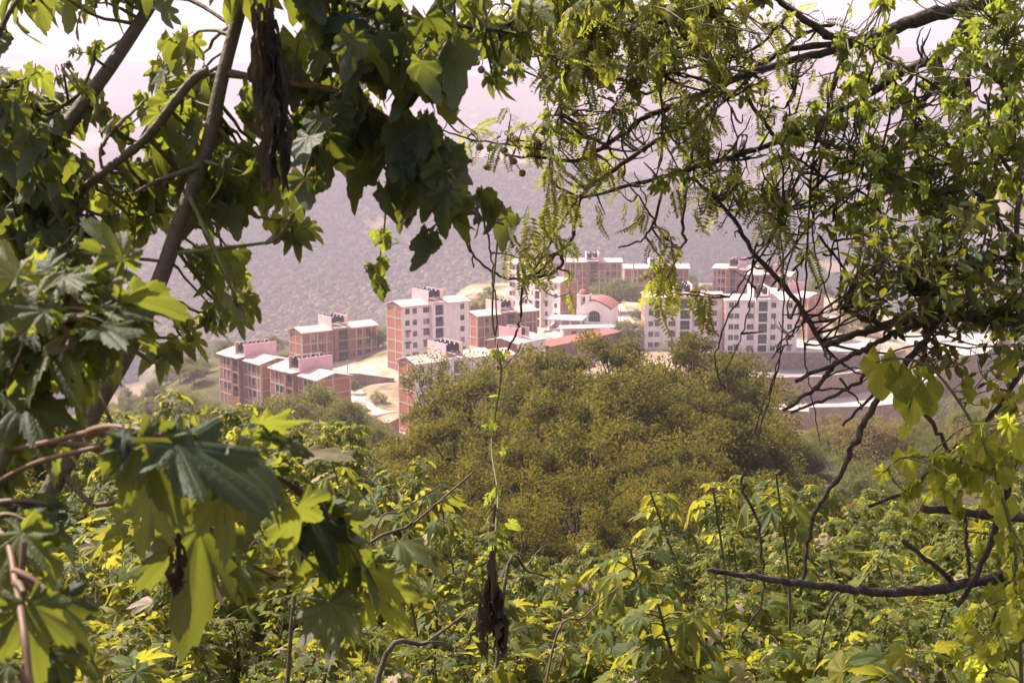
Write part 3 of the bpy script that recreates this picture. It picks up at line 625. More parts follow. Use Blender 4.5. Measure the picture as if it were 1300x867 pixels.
# chapel
def chapel():
    a = P(735, 399, 309)
    root = thing('chapel', 'cream chapel with arched doorway, red roof and domed bell tower beside the paved court', 'chapel', (a[0] + 3.6, a[1], -45.55), R(-14))
    W, L_, H, rise = 8.6, 12.0, 4.4, 2.0
    n = 17; top = [(-W / 2 + W * i / (n - 1), H + rise * (1 - abs(2 * i / (n - 1) - 1) ** 1.7)) for i in range(n)]
    ax, aw, az, ah = 0.2, 1.5, 1.3, 1.5
    arch = [(ax - aw, az)] + [(ax - aw * math.cos(t), az + ah + aw * math.sin(t) * .8) for t in np.linspace(0, math.pi, 13)] + [(ax + aw, az)]
    w = MB()
    # facade built as strips around the arch
    xs = sorted({-W / 2, W / 2, *[p[0] for p in top], *[p[0] for p in arch]})
    ft = lambda x: float(np.interp(x, [p[0] for p in top], [p[1] for p in top])); fa = lambda x: float(np.interp(x, [p[0] for p in arch[1:-1]], [p[1] for p in arch[1:-1]]))
    for x0, x1 in zip(xs, xs[1:]):
        mid = (x0 + x1) / 2
        if ax - aw < mid < ax + aw:
            w.add([(x0, 0, -1), (x1, 0, -1), (x1, 0, az), (x0, 0, az)], [np.array([[0, 1, 2, 3]])]); w.add([(x0, 0, fa(x0)), (x1, 0, fa(x1)), (x1, 0, ft(x1)), (x0, 0, ft(x0))], [np.array([[0, 1, 2, 3]])])
            w.add([(x0, 0, fa(x0)), (x0, .5, fa(x0)), (x1, .5, fa(x1)), (x1, 0, fa(x1))], [np.array([[0, 1, 2, 3]])])
        else: w.add([(x0, 0, -1), (x1, 0, -1), (x1, 0, ft(x1)), (x0, 0, ft(x0))], [np.array([[0, 1, 2, 3]])])
    w.add([(ax - aw, 0, az), (ax - aw, 0, az + ah), (ax - aw, .5, az + ah), (ax - aw, .5, az)], [np.array([[0, 1, 2, 3]])])
    ho = [(1.5 + i * 2.4, 2.4 + i * 2.4, 1.2, 3.4) for i in range(4)]
    holed_wall(w, (-W / 2, L_), (-W / 2, 0), -1, H, ho); holed_wall(w, (W / 2, 0), (W / 2, L_), -1, H, [])
    w.add([(-W / 2, L_, -1), (W / 2, L_, -1), (W / 2, L_, H), (0, L_, H + rise), (-W / 2, L_, H)], [np.array([[4, 3, 2, 1, 0]])])
    w.build('wall', M['white'], root)
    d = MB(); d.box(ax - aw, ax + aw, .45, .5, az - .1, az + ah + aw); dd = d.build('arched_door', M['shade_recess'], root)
    g = MB()
    for i in range(6): g.box(ax - aw + .2 + i * .5, ax - aw + .26 + i * .5, .38, .44, az, az + ah + .9)
    g.box(ax - aw, ax + aw, .36, .45, az + ah - .05, az + ah + .05); g.build('bars', M['frame'], dd)
    r = MB(); v = []; tp = [(p[0] * 1.06, p[1] + .05) for p in top]
    V = np.array([[(x, y, z + t) for x, z in tp] for y, t in ((.25, 0), (L_ + .3, 0), (.25, .18), (L_ + .3, .18))])
    i = np.arange(n - 1); q = []
    for (p, s) in ((0, 1), (3, 2)): q.append(np.stack([p * n + i, s * n + i, s * n + i + 1, p * n + i + 1], -1))
    q.append(np.stack([i, i + 1, 2 * n + i + 1, 2 * n + i], -1)); q.append(np.stack([n + i + 1, n + i, 3 * n + i, 3 * n + i + 1], -1))
    r.add(V.reshape(-1, 3), [np.concatenate(q)]); r.build('roof', M['redroof'], root)
    for h in ho: add_window(root, -W / 2, L_ - (h[0] + h[1]) / 2, 1.2, .9, 2.2, R(-90))
    # bell tower: four piers, open arches, red dome and lantern
    bx, by, bz = -W / 2 + 1.6, 1.7, H - .6; s = 1.55
    t = MB()
    t.box(bx - s, bx + s, by - s, by + s, bz - 1.4, bz + 1.6)
    for px in (-1, 1):
        for py in (-1, 1): t.box(bx + px * (s - .5) - .5, bx + px * (s - .5) + .5, by + py * (s - .5) - .5, by + py * (s - .5) + .5, bz + 1.6, bz + 3.7)
    t.box(bx - s - .1, bx + s + .1, by - s - .1, by + s + .1, bz + 3.7, bz + 4.1)
    tw = t.build('bell_tower', M['white'], root)
    dm = MB(); dm.lathe([(1.55, 0), (1.5, .25), (1.25, .75), (.8, 1.2), (.35, 1.4), (.35, 1.9), (.5, 1.95), (.3, 2.2), (.05, 2.5), (0, 2.5)], 16, (bx, by, bz + 4.1)); dm.build('dome', M['redroof'], tw)
    bl = MB(); bl.lathe([(0, .9), (.2, .85), (.3, .5), (.42, .05), (.45, 0)], 12, (bx, by, bz + 2.4)); bl.build('bell', M['tank'], tw)
chapel()
# flat white pavilion in front of the chapel
a = P(697, 422, 303)
root = thing('pavilion', 'flat-roofed white pavilion with open sides in front of the chapel', 'pavilion', (a[0], a[1], -46.0), R(-12))
p = MB(); p.box(-.3, 8.3, -.4, 7.4, 3.0, 3.3); p.build('flat_roof', M['white'], root)
w = MB(); w.box(0, 8, 6.8, 7, 0, 2.99); w.box(0, .2, 0, 6.79, 0, 1.4); w.box(.21, 8, 0, .2, 0, .9); w.build('wall', M['white'], root)
for x in (.2, 2.8, 5.2, 7.8):
    for y in (.25, 6.6):
        c_ = MB(); c_.box(x - .16, x + .16, y - .16 + (.2 if y < 1 else 0), y + .16 + (.05 if y < 1 else 0), 0, 2.99); c_.build('column', M['white'], root)
a = P(715, 427, 292)
root = thing('store_building', 'long low building with flat bright roof behind the red shed', 'building', (a[0], a[1], -46.2), R(8))
p = MB(); p.box(-.3, 13.3, -.3, 4.3, 2.6, 2.85); p.build('flat_roof', M['white'], root)
w = MB(); holed_wall(w, (0, 0), (13, 0), -1, 2.59, [(2, 3.2, .9, 2.1), (6, 7, 0, 2.1), (9, 10.2, .9, 2.1)]); holed_wall(w, (13, 0), (13, 4), -1, 2.59, []); holed_wall(w, (13, 4), (0, 4), -1, 2.59, []); holed_wall(w, (0, 4), (0, 0), -1, 2.59, []); w.build('wall', M['concrete'], root)
for x in (2.6, 9.6): add_window(root, x, 0, .9, 1.2, 1.2)
d = MB(); d.box(6, 7, .1, .16, 0, 2.1); d.build('door', M['shade_recess'], root)
a = P(1196, 452, 318)
root = thing('guard_hut', 'small square white hut by the light road on the right', 'hut', (a[0], a[1], float(gz(a[0], a[1])) - .2), R(10))
w = MB(); holed_wall(w, (-1.3, -1.3), (1.3, -1.3), -1, 2.8, [(.9, 1.8, 1, 2)]); holed_wall(w, (1.3, -1.3), (1.3, 1.3), -1, 2.8, []); holed_wall(w, (1.3, 1.3), (-1.3, 1.3), -1, 2.8, []); holed_wall(w, (-1.3, 1.3), (-1.3, -1.3), -1, 2.8, []); w.build('wall', M['white'], root)
p = MB(); p.box(-1.6, 1.6, -1.6, 1.6, 2.8, 3.0); p.build('roof', M['white'], root); add_window(root, .05, -1.3, 1, .9, 1)

# ---- paved court, terraces, roads, retaining walls
def sheet(name, pts, z, mat, th=0.25):
    mb = MB(); mb.prism(pts, z - th, z); return tag(mb.build(name, M[mat]), kind='structure')
sheet('plaza', [(12, 318), (33, 318), (33, 372), (14, 372)], -47.86, 'paving')
sheet('chapel_court', [(7, 297), (11, 289), (31, 291), (33, 300), (29, 327), (12, 327)], -45.62, 'paving', 4)
sheet('courtyard', [(-35, 226), (-22, 240), (-25, 262), (-52, 258), (-48, 240)], -51.9, 'paving', 2.5)
def wall_thing(label, pts, ztop, zbot, th=0.5, mat='stone', cap=True, name='retaining_wall'):
    """a wall along an open line of (x, y, ztop) points"""
    p = np.array(pts, float); t = np.gradient(p, axis=0); t /= np.linalg.norm(t, axis=1)[:, None]; nr = np.c_[t[:, 1], -t[:, 0]]
    ftop = np.broadcast_to(np.asarray(ztop, float), (len(p),)); fb = np.broadcast_to(np.asarray(zbot, float), (len(p),))
    root = thing(name, label, 'wall', (p[0, 0], p[0, 1], float(fb[0])))
    def strip(o0, o1, za, zb):
        a, b = p + nr * o0, p + nr * o1; n = len(p)
        V = np.concatenate([np.c_[b, za], np.c_[b, zb], np.c_[a, zb], np.c_[a, za]]); i = np.arange(n - 1)
        q = [np.stack([k * n + i, k * n + i + 1, ((k + 1) % 4) * n + i + 1, ((k + 1) % 4) * n + i], -1) for k in range(4)]
        mb = MB(); mb.add(V, [np.concatenate(q), np.array([[0, n, 2 * n, 3 * n]]), np.array([[n - 1, 4 * n - 1, 3 * n - 1, 2 * n - 1]])[:, ::1]]); return mb
    strip(-th, 0, fb, ftop).build('wall', M[mat], root, (p[0, 0], p[0, 1], float(fb[0])))
    if cap: strip(-th - .06, .08, ftop, ftop + .15).build('coping', M['concrete'], root, (p[0, 0], p[0, 1], float(fb[0])))
def terr(name, pts, ztop, zbot, mat): 
    mb = MB(); mb.prism(pts, zbot, ztop); mb.m[0][:] = 1; return tag(mb.build(name, [M[mat], M['stone']]), kind='structure')
Q = lambda u, z, Y: ((u - 650) / 1590 * Y, Y)
# upper terrace (z -48), road terrace (z -51.6), lower road (z -56)
terr('upper_terrace', [Q(893, 0, 283.2), Q(1085, 0, 283.2), Q(1100, 0, 289), Q(1112, 0, 305), (60, 318), (36, 318)], -48.02, -62, 'paving')
wall_thing('upper rubble stone retaining wall right below the white facade with red plinth', [Q(890, 0, 283), Q(940, 0, 283), Q(1000, 0, 283), Q(1060, 0, 283.3), Q(1085, 0, 284), Q(1097, 0, 288)], -47.75, -52.5)
rp = [Q(905, 0, 270.5), Q(1000, 0, 270), Q(1050, 0, 271), Q(1085, 0, 275), Q(1112, 0, 282), Q(1130, 0, 291), Q(1140, 0, 301)]
terr('road', rp + [Q(1118, 0, 310), Q(1098, 0, 289), Q(1085, 0, 283), Q(893, 0, 283)], -51.6, -62, 'asphalt')
wall_thing('long lower rubble wall carrying the bend of the road', [(x, y - .3) for x, y in rp], -51.0, -57.5)
lp = [Q(1035, 0, 259), Q(1110, 0, 260), Q(1150, 0, 263), Q(1180, 0, 268), Q(1198, 0, 276), Q(1206, 0, 287), Q(1207, 0, 298)]
terr('lower_road', lp + [Q(1150, 0, 303), Q(1140, 0, 299), Q(1112, 0, 282), Q(1085, 0, 276), Q(1000, 0, 271), Q(985, 0, 262)], -56.3, -66, 'paving')
wall_thing('lowest curved stone wall bulging like a bastion at the end of the lower road', [(x, y - .3) for x, y in lp], -55.4, -62.5)
bp = [Q(1172, 0, 273), Q(1184, 0, 270), Q(1197, 0, 272), Q(1207, 0, 279), Q(1211, 0, 289)]
wall_thing('tall rounded stone bastion standing on the lower road bend', bp, [-52.9, -52.2, -51.2, -50.2, -49.4], -62, mat='stone')
terr('access_road', [Q(1125, 0, 296), Q(1160, 0, 306), Q(1212, 0, 292), Q(1260, 0, 300), Q(1290, 0, 330), Q(1120, 0, 330), Q(1112, 0, 306)], -50.6, -64, 'paving')
terr('bottom_road', [Q(1010, 0, 242), Q(1240, 0, 250), Q(1262, 0, 262), Q(1012, 0, 249)], -59.4, -63, 'paving')
wall_thing('dark stone wall at the foot of the brown block with orange gable', [Q(425, 0, 262), Q(455, 0, 264), Q(497, 0, 262)], [-48.6, -49.2, -49.8], -53)
wall_thing('ruined brick wall in the scrub left of the white tower with orange gable', [Q(466, 0, 222), Q(490, 0, 223), Q(503, 0, 223)], [-50.2, -50.6, -49.6], -54, mat='brick', cap=False)

# ---- poles and wires
def pole(label, u, vtop, vbot, Y, r=0.16, arm=False, name='utility_pole'):
    t = P(u, vtop, Y); b = P(u, vbot, Y); root = thing(name, label, 'pole', (t[0], Y, b[2] - .6))
    h = t[2] - b[2] + .6
    mb = MB(); mb.tube([(0, 0, 0), (0, 0, h / 2), (0, 0, h)], [r, r * .85, r * .65], 8); mb.build('shaft', M['pole'], root)
    if arm:
        m2 = MB(); m2.box(-1.5, 1.5, -.07, .07, h - .9, h - .75); m2.box(-1.1, 1.1, -.06, .06, h - 1.9, h - 1.77); m2.build('crossarm', M['pole'], root)
        m3 = MB()
        for x in (-1.3, -.5, .5, 1.3): m3.lathe([(.03, 0), (.09, .03), (.05, .12), (.09, .16), (.04, .25), (0, .26)], 8, (x, 0, h - .75))
        m3.build('insulator', M['wire'], root)
    return t
pt1 = pole('utility pole with crossarms in front of the far brown block, left of the round tree', 761, 344, 384, 345, arm=True)
pt2 = pole('tall pole between the two far brown blocks, right of the round tree', 804.5, 326, 371, 365, r=.2)
pole('thin pole at the edge of the paved court, right of the chapel', 788, 384, 410, 312, r=.09)
pole('short thin post beside the crossarm pole', 755.5, 371, 382, 340, r=.08)
pole('thin pole against the left white facade near its brick end', 840, 421, 445, 283, r=.08)
pole('street light pole on the terrace edge below the brick gable', 1062, 428, 458, 284, r=.1)
pole('white lamp post on the bend of the road', 1118, 425, 462, 284, r=.09)
pole('slim post in front of the low brick block, in the yard of the brown block', 441, 456, 476, 262, r=.12)
mb = MB()
e1 = P(733, 336, 388)
for k, dz in enumerate((0, -.5, -1.0, .6)):
    pts = [(pt1 + (e1 - pt1) * t) + np.array((.5 * k, 0, dz * (1 - t) - 1.0 * math.sin(math.pi * t) - .8)) for t in np.linspace(0, 1, 14)]
    mb.tube(pts, 0.03, 4)
tag(mb.build('power_line', M['wire']), 'sagging black wires from the crossarm pole to the far brown block', 'wires')

# ================================================================== LEAVES
def polar_leaf(seed, lobes, sinus, nper, rings, pw=1.0, tooth=0.0, droop=0.25, fold=0.12, wave=0.05, base=0.16, cup=0.0, holes=0.0, span=150):
    """a palmate leaf as rings round the petiole point: tip along +Y, upper side +Z, length about 1"""
    r_ = np.random.default_rng(seed)
    cen = np.radians([l[0] for l in lobes]) + r_.normal(0, .04, len(lobes)); ln = np.array([l[1] for l in lobes]) * (1 + r_.normal(0, .06, len(lobes)))
    o = np.argsort(cen); cen = cen[o]; ln = ln[o]
    ph = []; 
    bnd = np.concatenate([[-R(span)], (cen[1:] + cen[:-1]) / 2, [R(span)]])
    for i, c in enumerate(cen):
        a = np.linspace(bnd[i], c, nper + 1)[:-1]; b = np.linspace(c, bnd[i + 1], nper + 1)[:-1]
        ph += list(a) + list(b)
    ph.append(R(span)); ph = np.array(ph); n = len(ph)
    d = np.zeros(n); rr = np.zeros(n)
    for k, p in enumerate(ph):
        i = int(np.clip(np.searchsorted(bnd, p + 1e-9) - 1, 0, len(cen) - 1))
        h = (bnd[i + 1] - cen[i]) if p > cen[i] else (cen[i] - bnd[i]); dd = min(1, abs(p - cen[i]) / max(h, 1e-6))
        d[k] = dd
        edge = (p <= bnd[0] + .02) or (p >= bnd[-1] - .02)
        lo = sinus * (0.55 * ln.max() + 0.45 * ln[i]); lo = lo * (0.25 if edge else 1)
        rr[k] = lo + (ln[i] - lo) * (1 - dd) ** pw
        if tooth and 0.02 < dd < .98: rr[k] *= 1 + tooth * (1 if k % 2 else -1)
    fr = np.linspace(0, 1, rings + 1)[1:] ** 0.85
    X = [[0, 0, 0]]; vein = [[1.0, 0.0]]
    for f in fr:
        for k in range(n):
            r = rr[k] * f; x = r * math.sin(ph[k]); y = base + r * math.cos(ph[k]) 
            z = -droop * r * r * (1.1 if abs(ph[k]) < 1 else .8) + fold * d[k] * r + wave * math.sin(ph[k] * 9 + seed) * f * f + cup * abs(x)
            X.append([x, y, z]); vein.append([1.0 - min(1, d[k] * 1.6) if d[k] > 0.01 else 1.0, r * (1 - .45 * d[k]) + .013 * (k % 3)])
    X = np.array(X); X[0] = (0, base, 0)
    tri = np.array([[0, 1 + k + 1, 1 + k] for k in range(n - 1)])
    q = []
    for a in range(rings - 1):
        for k in range(n - 1):
            if holes and a > 0 and r_.random() < holes: continue
            q.append([1 + a * n + k, 1 + a * n + k + 1, 1 + (a + 1) * n + k + 1, 1 + (a + 1) * n + k])
    # petiole
    return X, [tri, np.array(q)], np.array(vein)
def oval_leaf(w=0.45, bend=0.2, fold=0.1):
    X = [(0, 0, 0)]; vein = [1.0]
    for t, ww in ((.25, .8), (.55, 1.0), (.82, .62)):
        z = -bend * t * t
        X += [(-w / 2 * ww, t, z + fold * ww * .5), (0, t, z), (w / 2 * ww, t, z + fold * ww * .5)]; vein += [0, 1, 0]
    X.append((0, 1.0, -bend)); vein.append(1)
    tri = np.array([(0, 2, 1), (0, 3, 2), (7, 8, 10), (8, 9, 10)][:0] + [(0, 2, 1), (0, 3, 2), (7, 8, 10), (8, 9, 10)])
    q = np.array([(1, 2, 5, 4), (2, 3, 6, 5), (4, 5, 8, 7), (5, 6, 9, 8)])
    return np.array(X, float), [tri, q], np.array(vein, float)
def frond(npair=11, ll=0.22, droop=0.35, seed=0):
    r_ = np.random.default_rng(seed)
    X = []; T = []; Qd = []; w = 0.006
    for i in range(6):
        t = i / 5; X += [(-w, t, -droop * t * t), (w, t, -droop * t * t)]
    for i in range(5): Qd.append((2 * i, 2 * i + 1, 2 * i + 3, 2 * i + 2))
    for i in range(npair):
        t = 0.12 + 0.86 * i / (npair - 1); l = ll * (0.75 + .5 * math.sin(math.pi * min(1, t * 1.05))) * r_.uniform(.8, 1.15); z = -droop * t * t
        for s in (-1, 1):
            b = len(X); up = r_.uniform(-.25, .35); ww = 0.05
            X += [(0, t, z), (s * l * .5, t + .05 - ww, z + up * l * .5), (s * l, t + .09, z + up * l), (s * l * .5, t + .05 + ww, z + up * l * .5)]
            Qd.append((b, b + 1, b + 2, b + 3) if s > 0 else (b, b + 3, b + 2, b + 1))
    X = np.array(X, float)
    return X, [np.array(Qd)], np.zeros(len(X))
LOB7 = [(0, 1.0), (-38, .78), (38, .74), (-78, .54), (78, .50), (-122, .32), (122, .34)]
LOB5 = [(0, 1.0), (-48, .85), (48, .85), (-100, .52), (100, .52)]
BIG = [polar_leaf(s, LOB7, .50, 7, 6, pw=.95, tooth=.05, droop=[.3, .5, .2, .4][s], fold=.10, wave=.09, holes=.015) for s in range(4)]
MED = [polar_leaf(10 + s, LOB5 if s % 2 else LOB7, .40, 3, 3, pw=.85, droop=[.25, .55, .35, .75, .15][s], fold=[.12, .25, .05, .2, .15][s], wave=.05) for s in range(5)]
SML = [polar_leaf(20 + s, LOB5, .36, 2, 2, pw=.9, droop=[.3, .6, .2, .45][s], fold=[.2, .1, .25, .05][s], wave=.06) for s in range(4)]
ELM = [polar_leaf(50 + s, [(0, 1.0), (-52, .56), (52, .50), (-112, .34), (112, .30)], .60, 4, 3, pw=1.1, tooth=.04, droop=[.25, .5, .7][s], fold=[.1, .18, .06][s], wave=.04) for s in range(3)]
HEART = [polar_leaf(30 + s, [(0, .95), (-54, .58), (54, .58), (-122, .46), (122, .46)], .74, 4, 3, pw=1.0, droop=[.15, .35, .05][s], fold=.06, wave=.05, base=0.0, span=168) for s in range(3)]
OVAL = [oval_leaf(.5, .15, .12), oval_leaf(.42, .35, .05), oval_leaf(.55, .05, .2)]
LANCE = [oval_leaf(.22, .3, .1), oval_leaf(.17, .6, .05)]
FROND = [frond(12, .2, .3, 1), frond(10, .24, .6, 2), frond(14, .17, .9, 3)]

def unit(a): return a / (np.linalg.norm(a, axis=-1, keepdims=True) + 1e-12)
def add_leaves(mb, tmpl, base, tip, up, size, mat=0, rnd=None):
    """place leaf shapes: base point, tip direction, upper-side direction, size"""
    base = np.asarray(base, float).reshape(-1, 3); n = len(base)
    if n == 0: return
    tip = unit(np.asarray(tip, float).reshape(-1, 3)); up = np.asarray(up, float).reshape(-1, 3)
    x = unit(np.cross(tip, up)); z = np.cross(x, tip); size = np.broadcast_to(np.asarray(size, float), (n,))
    rnd = rng.random(n) if rnd is None else rnd
    ch = rng.integers(0, len(tmpl), n)
    for k, (X, fs, ve) in enumerate(tmpl):
        s = np.nonzero(ch == k)[0]
        if len(s) == 0: continue
        L = X[None] * size[s][:, None, None]
        W = base[s][:, None] + L[..., 0:1] * x[s][:, None] + L[..., 1:2] * tip[s][:, None] + L[..., 2:3] * z[s][:, None]
        off = (np.arange(len(s)) * len(X))[:, None, None]
        mb.add(W.reshape(-1, 3), [(f[None] + off).reshape(-1, f.shape[1]) for f in fs if f.size], mat, vein=np.tile(ve.reshape(len(X), -1), (len(s), 1)), rnd=np.repeat(rnd[s], len(X)), smooth=len(X) > 12)
def curve(a, b, sag=0.0, n=7, jit=0.0, bow=None):
    t = np.linspace(0, 1, n)[:, None]; a = np.asarray(a, float); b = np.asarray(b, float); L = np.linalg.norm(b - a)
    p = a + (b - a) * t
    p = p + np.array((0, 0, -sag)) * L * (4 * t * (1 - t))
    if bow is not None: p = p + np.asarray(bow) * (4 * t * (1 - t))
    if jit:
        j = rng.normal(0, jit * L, (n, 3)); j[0] = 0; j[-1] = 0; p = p + j
    return p
def smooth_path(pts, per=5):
    p = np.asarray(pts, float); n = len(p)
    if n < 3: return np.array([p[0] + (p[-1] - p[0]) * t for t in np.linspace(0, 1, per + 1)])
    out = []
    for i in range(n - 1):
        p0 = p[max(i - 1, 0)]; p1 = p[i]; p2 = p[i + 1]; p3 = p[min(i + 2, n - 1)]
        for t in np.arange(per) / per:
            out.append(.5 * ((2 * p1) + (-p0 + p2) * t + (2 * p0 - 5 * p1 + 4 * p2 - p3) * t ** 2 + (-p0 + 3 * p1 - 3 * p2 + p3) * t ** 3))
    out.append(p[-1]); return np.array(out)

# ================================================================== TREES IN THE VALLEY AND THE SLOPE
def tree_meshes(seed, h, rx, rz, nclump, nleaf, ls, crad, mat, trunk_r=.16, base_frac=.25, squash=.75, stems=1):
    """a tree: trunk with limbs, and a crown of leaf clumps spread through its volume"""
    g = np.random.default_rng(seed); tk = MB(); cr = MB()
    cz = h - rz
    c = []
    while len(c) < nclump:
        p = g.uniform(-1, 1, 3); d = np.linalg.norm(p)
        if d > 1 or d < .35 + .2 * g.random(): continue
        lump = 1 + .28 * math.sin(3 * math.atan2(p[1], p[0]) + seed) + .15 * math.sin(5 * p[2] + seed * 2)
        c.append((p[0] * rx * lump, p[1] * rx * lump, cz + p[2] * rz * (1 if p[2] > 0 else .8)))
    c = np.array(c)
    fork = np.array((g.normal(0, .05 * rx), g.normal(0, .05 * rx), h * base_frac))
    for s in range(stems):
        b0 = np.array((0, 0, -1.2)) + (0 if stems == 1 else np.r_[g.normal(0, .25, 2), 0])
        tk.tube(smooth_path([b0, b0 * .5 + fork * .5 + np.r_[g.normal(0, .12, 2), 0], fork, np.array((g.normal(0, rx * .15), g.normal(0, rx * .15), cz + rz * .3))]), np.linspace(trunk_r, trunk_r * .4, 16), 8)
    for q in c[g.permutation(len(c))[:max(10, nclump // 3)]]:
        a = fork + (np.array((0, 0, cz)) - fork) * g.uniform(0, 1)
        tk.tube(smooth_path([a, (a + q) / 2 + g.normal(0, .12 * rx, 3) * .5, q], 4), np.linspace(trunk_r * .38, trunk_r * .08, 9), 5, cap=False)
    per = nleaf // nclump
    B = []; T = []; U = []
    cl = g.random(nclump)
    n = per * nclump; ci = np.repeat(np.arange(nclump), per)
    d = unit(g.normal(0, 1, (n, 3))); rad = crad * (g.random(n) ** .55)[:, None] * (.6 + .8 * cl[ci])[:, None]
    B = c[ci] + d * rad * np.array((1, 1, squash))
    T = d + np.array((0, 0, -.15)) + g.normal(0, .5, (n, 3)); U = np.array((0, 0, 1.)) + .7 * d + g.normal(0, .45, (n, 3))
    rnd = np.clip(.36 * g.random(n) + .64 * cl[ci], 0, 1)
    lp = (np.array([(0, 0, 0), (-.28, .5, .06), (0, 1, -.12), (.28, .5, .06)]), [np.array([(0, 3, 2, 1)])], np.zeros(4))
    global rng
    old = rng; rng = g
    add_leaves(cr, [lp], B, T, U, ls * g.uniform(.6, 1.3, n), rnd=rnd); rng = old
    return tk.mesh('trunk', M['bark']), cr.mesh('crown', M[mat])
TM = {}
TM['canopy'] = [tree_meshes(100 + i, 9.5, 4.6, 3.3, 95, 24000, .20, .74, 'canopy', .22) for i in range(3)]
TM['olive'] = [tree_meshes(120 + i, 7, 2.7, 2.6, 60, 11000, .18, .75, 'canopy_green', .16) for i in range(2)]
TM['thin'] = [tree_meshes(140, 11, 2.1, 4.6, 70, 5200, .20, .62, 'canopy_green', .15)]
TM['round'] = [tree_meshes(150 + i, 6, 3.2, 2.2, 70, 8000, .26, .9, 'canopy_green', .22) for i in range(2)]
TM['tan'] = [tree_meshes(160 + i, 4.6, 2.6, 1.8, 50, 6500, .20, .8, 'canopy_tan', .13, base_frac=.12) for i in range(2)]
TM['shrub'] = [tree_meshes(170 + i, 3.2, 2.0, 1.6, 40, 5500, .15, .75, 'canopy_green', .08, base_frac=.08, stems=3) for i in range(2)]
_proto = {}
def tree(kind, i, u, vtop, Y, label, name='tree', cat='tree', scale=None, group=None, squeeze=1.0, hgt=None):
    """a tree whose top shows at photo pixel (u, vtop) at depth Y, rooted in the ground"""
    t = P(u, vtop, Y); g = float(gz(t[0], t[1])); nat = {'canopy': 9.5, 'olive': 7, 'thin': 11, 'round': 6, 'tan': 4.6, 'shrub': 3.2}[kind]
    tk, cr = TM[kind][i % len(TM[kind])]
    s = (t[2] - g) / nat
    if scale: s = min(max(s, .75 * scale), 1.35 * scale)
    t[2] = min(t[2], g + nat * s)
    o = thing(name, label, cat, (t[0], t[1], t[2] - nat * s), random.uniform(0, 6.28), group)
    o.scale = (s * squeeze, s * squeeze, s)
    link('trunk', tk, o); link('crown', cr, o)
    return o
# the broad olive canopy in the middle of the picture
CG = 'trees of the broad olive canopy'
CL = 'olive-green tree in the broad canopy below the town'
for (u, v, Y, s, lab) in [
    (770, 428, 84, 1.1, 'tallest olive-brown tree crown in the middle, just below the red shed'),
    (868, 433, 80, 1.05, 'rounded olive tree crown just below the left white facade'),
    (690, 444, 78, 1.0, 'olive tree crown below the small white house'),
    (620, 470, 72, .95, None), (912, 466, 74, .95, 'right edge crown of the olive canopy, beside the lower stone wall'),
    (810, 470, 64, .95, None), (700, 500, 60, .9, None), (880, 508, 60, .95, None), (590, 525, 56, .8, None), (945, 540, 60, .7, None),
    (770, 535, 50, .85, None), (660, 560, 48, .8, None), (860, 570, 46, .8, None), (560, 585, 44, .7, None), (740, 600, 40, .7, None), (905, 600, 44, .6, None), (830, 630, 36, .65, None), (650, 640, 36, .6, None)]:
    tree('canopy', rng.integers(0, 3), u, v, Y, lab or CL, 'broadleaf_tree', scale=s, group=None if lab else CG)
OG = 'olive trees on the slope below the brick blocks'; OL = 'small olive-green tree on the slope below the brick blocks'
for (u, v, Y, s, lab) in [(402, 470, 120, .85, 'bushy olive tree covering the right end of the half hidden brick block'), (330, 508, 95, .8, None), (365, 500, 105, .8, None), (300, 520, 85, .8, None),
    (440, 505, 110, .8, None), (478, 540, 100, .8, None), (350, 530, 80, .75, None), (420, 535, 85, .8, None), (500, 560, 78, .75, None), (270, 510, 110, .85, None), (240, 500, 125, .9, None), (540, 560, 66, .7, None), (460, 560, 62, .7, None)]:
    tree('olive', rng.integers(0, 2), u, v, Y, lab or OL, 'olive_tree', scale=s, group=None if lab else OG)
tree('thin', 0, 548, 447, 88, 'thin dark open-crowned tree standing in front of the white tower with orange gable', 'slender_tree', scale=.92)
tree('thin', 0, 600, 452, 92, 'thin brownish bare-twigged tree right of the dark slender tree', 'slender_tree', scale=.8)
tree('round', 0, 627, 361, 330, 'round dark tree above the low brown block roof', 'round_tree', scale=1.0, squeeze=1.05)
tree('round', 1, 785, 340, 352, 'wide round tree on the mound in front of the two far brown blocks', 'round_tree', scale=1.25, squeeze=1.15)
tree('round', 0, 796, 405, 292, 'grey-green tree beside the brick end of the left white facade', 'round_tree', scale=.95)
tree('shrub', 0, 903, 426, 282, 'grey-green bush at the foot of the wall between the two white facades', 'bush', 'bush', scale=1.25)
tree('shrub', 1, 744, 347, 362, 'small yellow-green bush below the wires, upper of two', 'bush', 'bush', scale=1.0)
tree('shrub', 0, 742, 358, 352, 'small yellow-green bush below the wires, lower of two', 'bush', 'bush', scale=1.0)
tree('olive', 1, 879, 341, 372, 'narrow tree at the right end of the far brown blocks', 'small_tree', scale=.95, squeeze=.7)
tree('olive', 0, 895, 352, 365, 'bush-like tree between the far brown block and the stepped brick block', 'small_tree', scale=.75)
tree('olive', 1, 484, 396, 330, 'green tree between the brown block and the tall white tower, upper one', 'small_tree', scale=1.1)
tree('olive', 0, 481, 425, 300, 'green tree between the brown block and the tall white tower, lower one', 'small_tree', scale=.9)
tree('tan', 0, 597, 372, 335, 'yellowish tree at the right end of the tall white tower', 'small_tree', scale=1.0)
tree('tan', 1, 1043, 413, 286, 'rounded bush below the grid-framed brick gable at the right', 'bush', 'bush', scale=1.15)
tree('olive', 0, 985, 352, 372, 'green tree behind the stepped brick block, its top right of the hanging branch', 'small_tree', scale=.95)
tree('olive', 1, 1040, 345, 365, 'green tree behind the grid-framed brick gable', 'small_tree', scale=1.1)
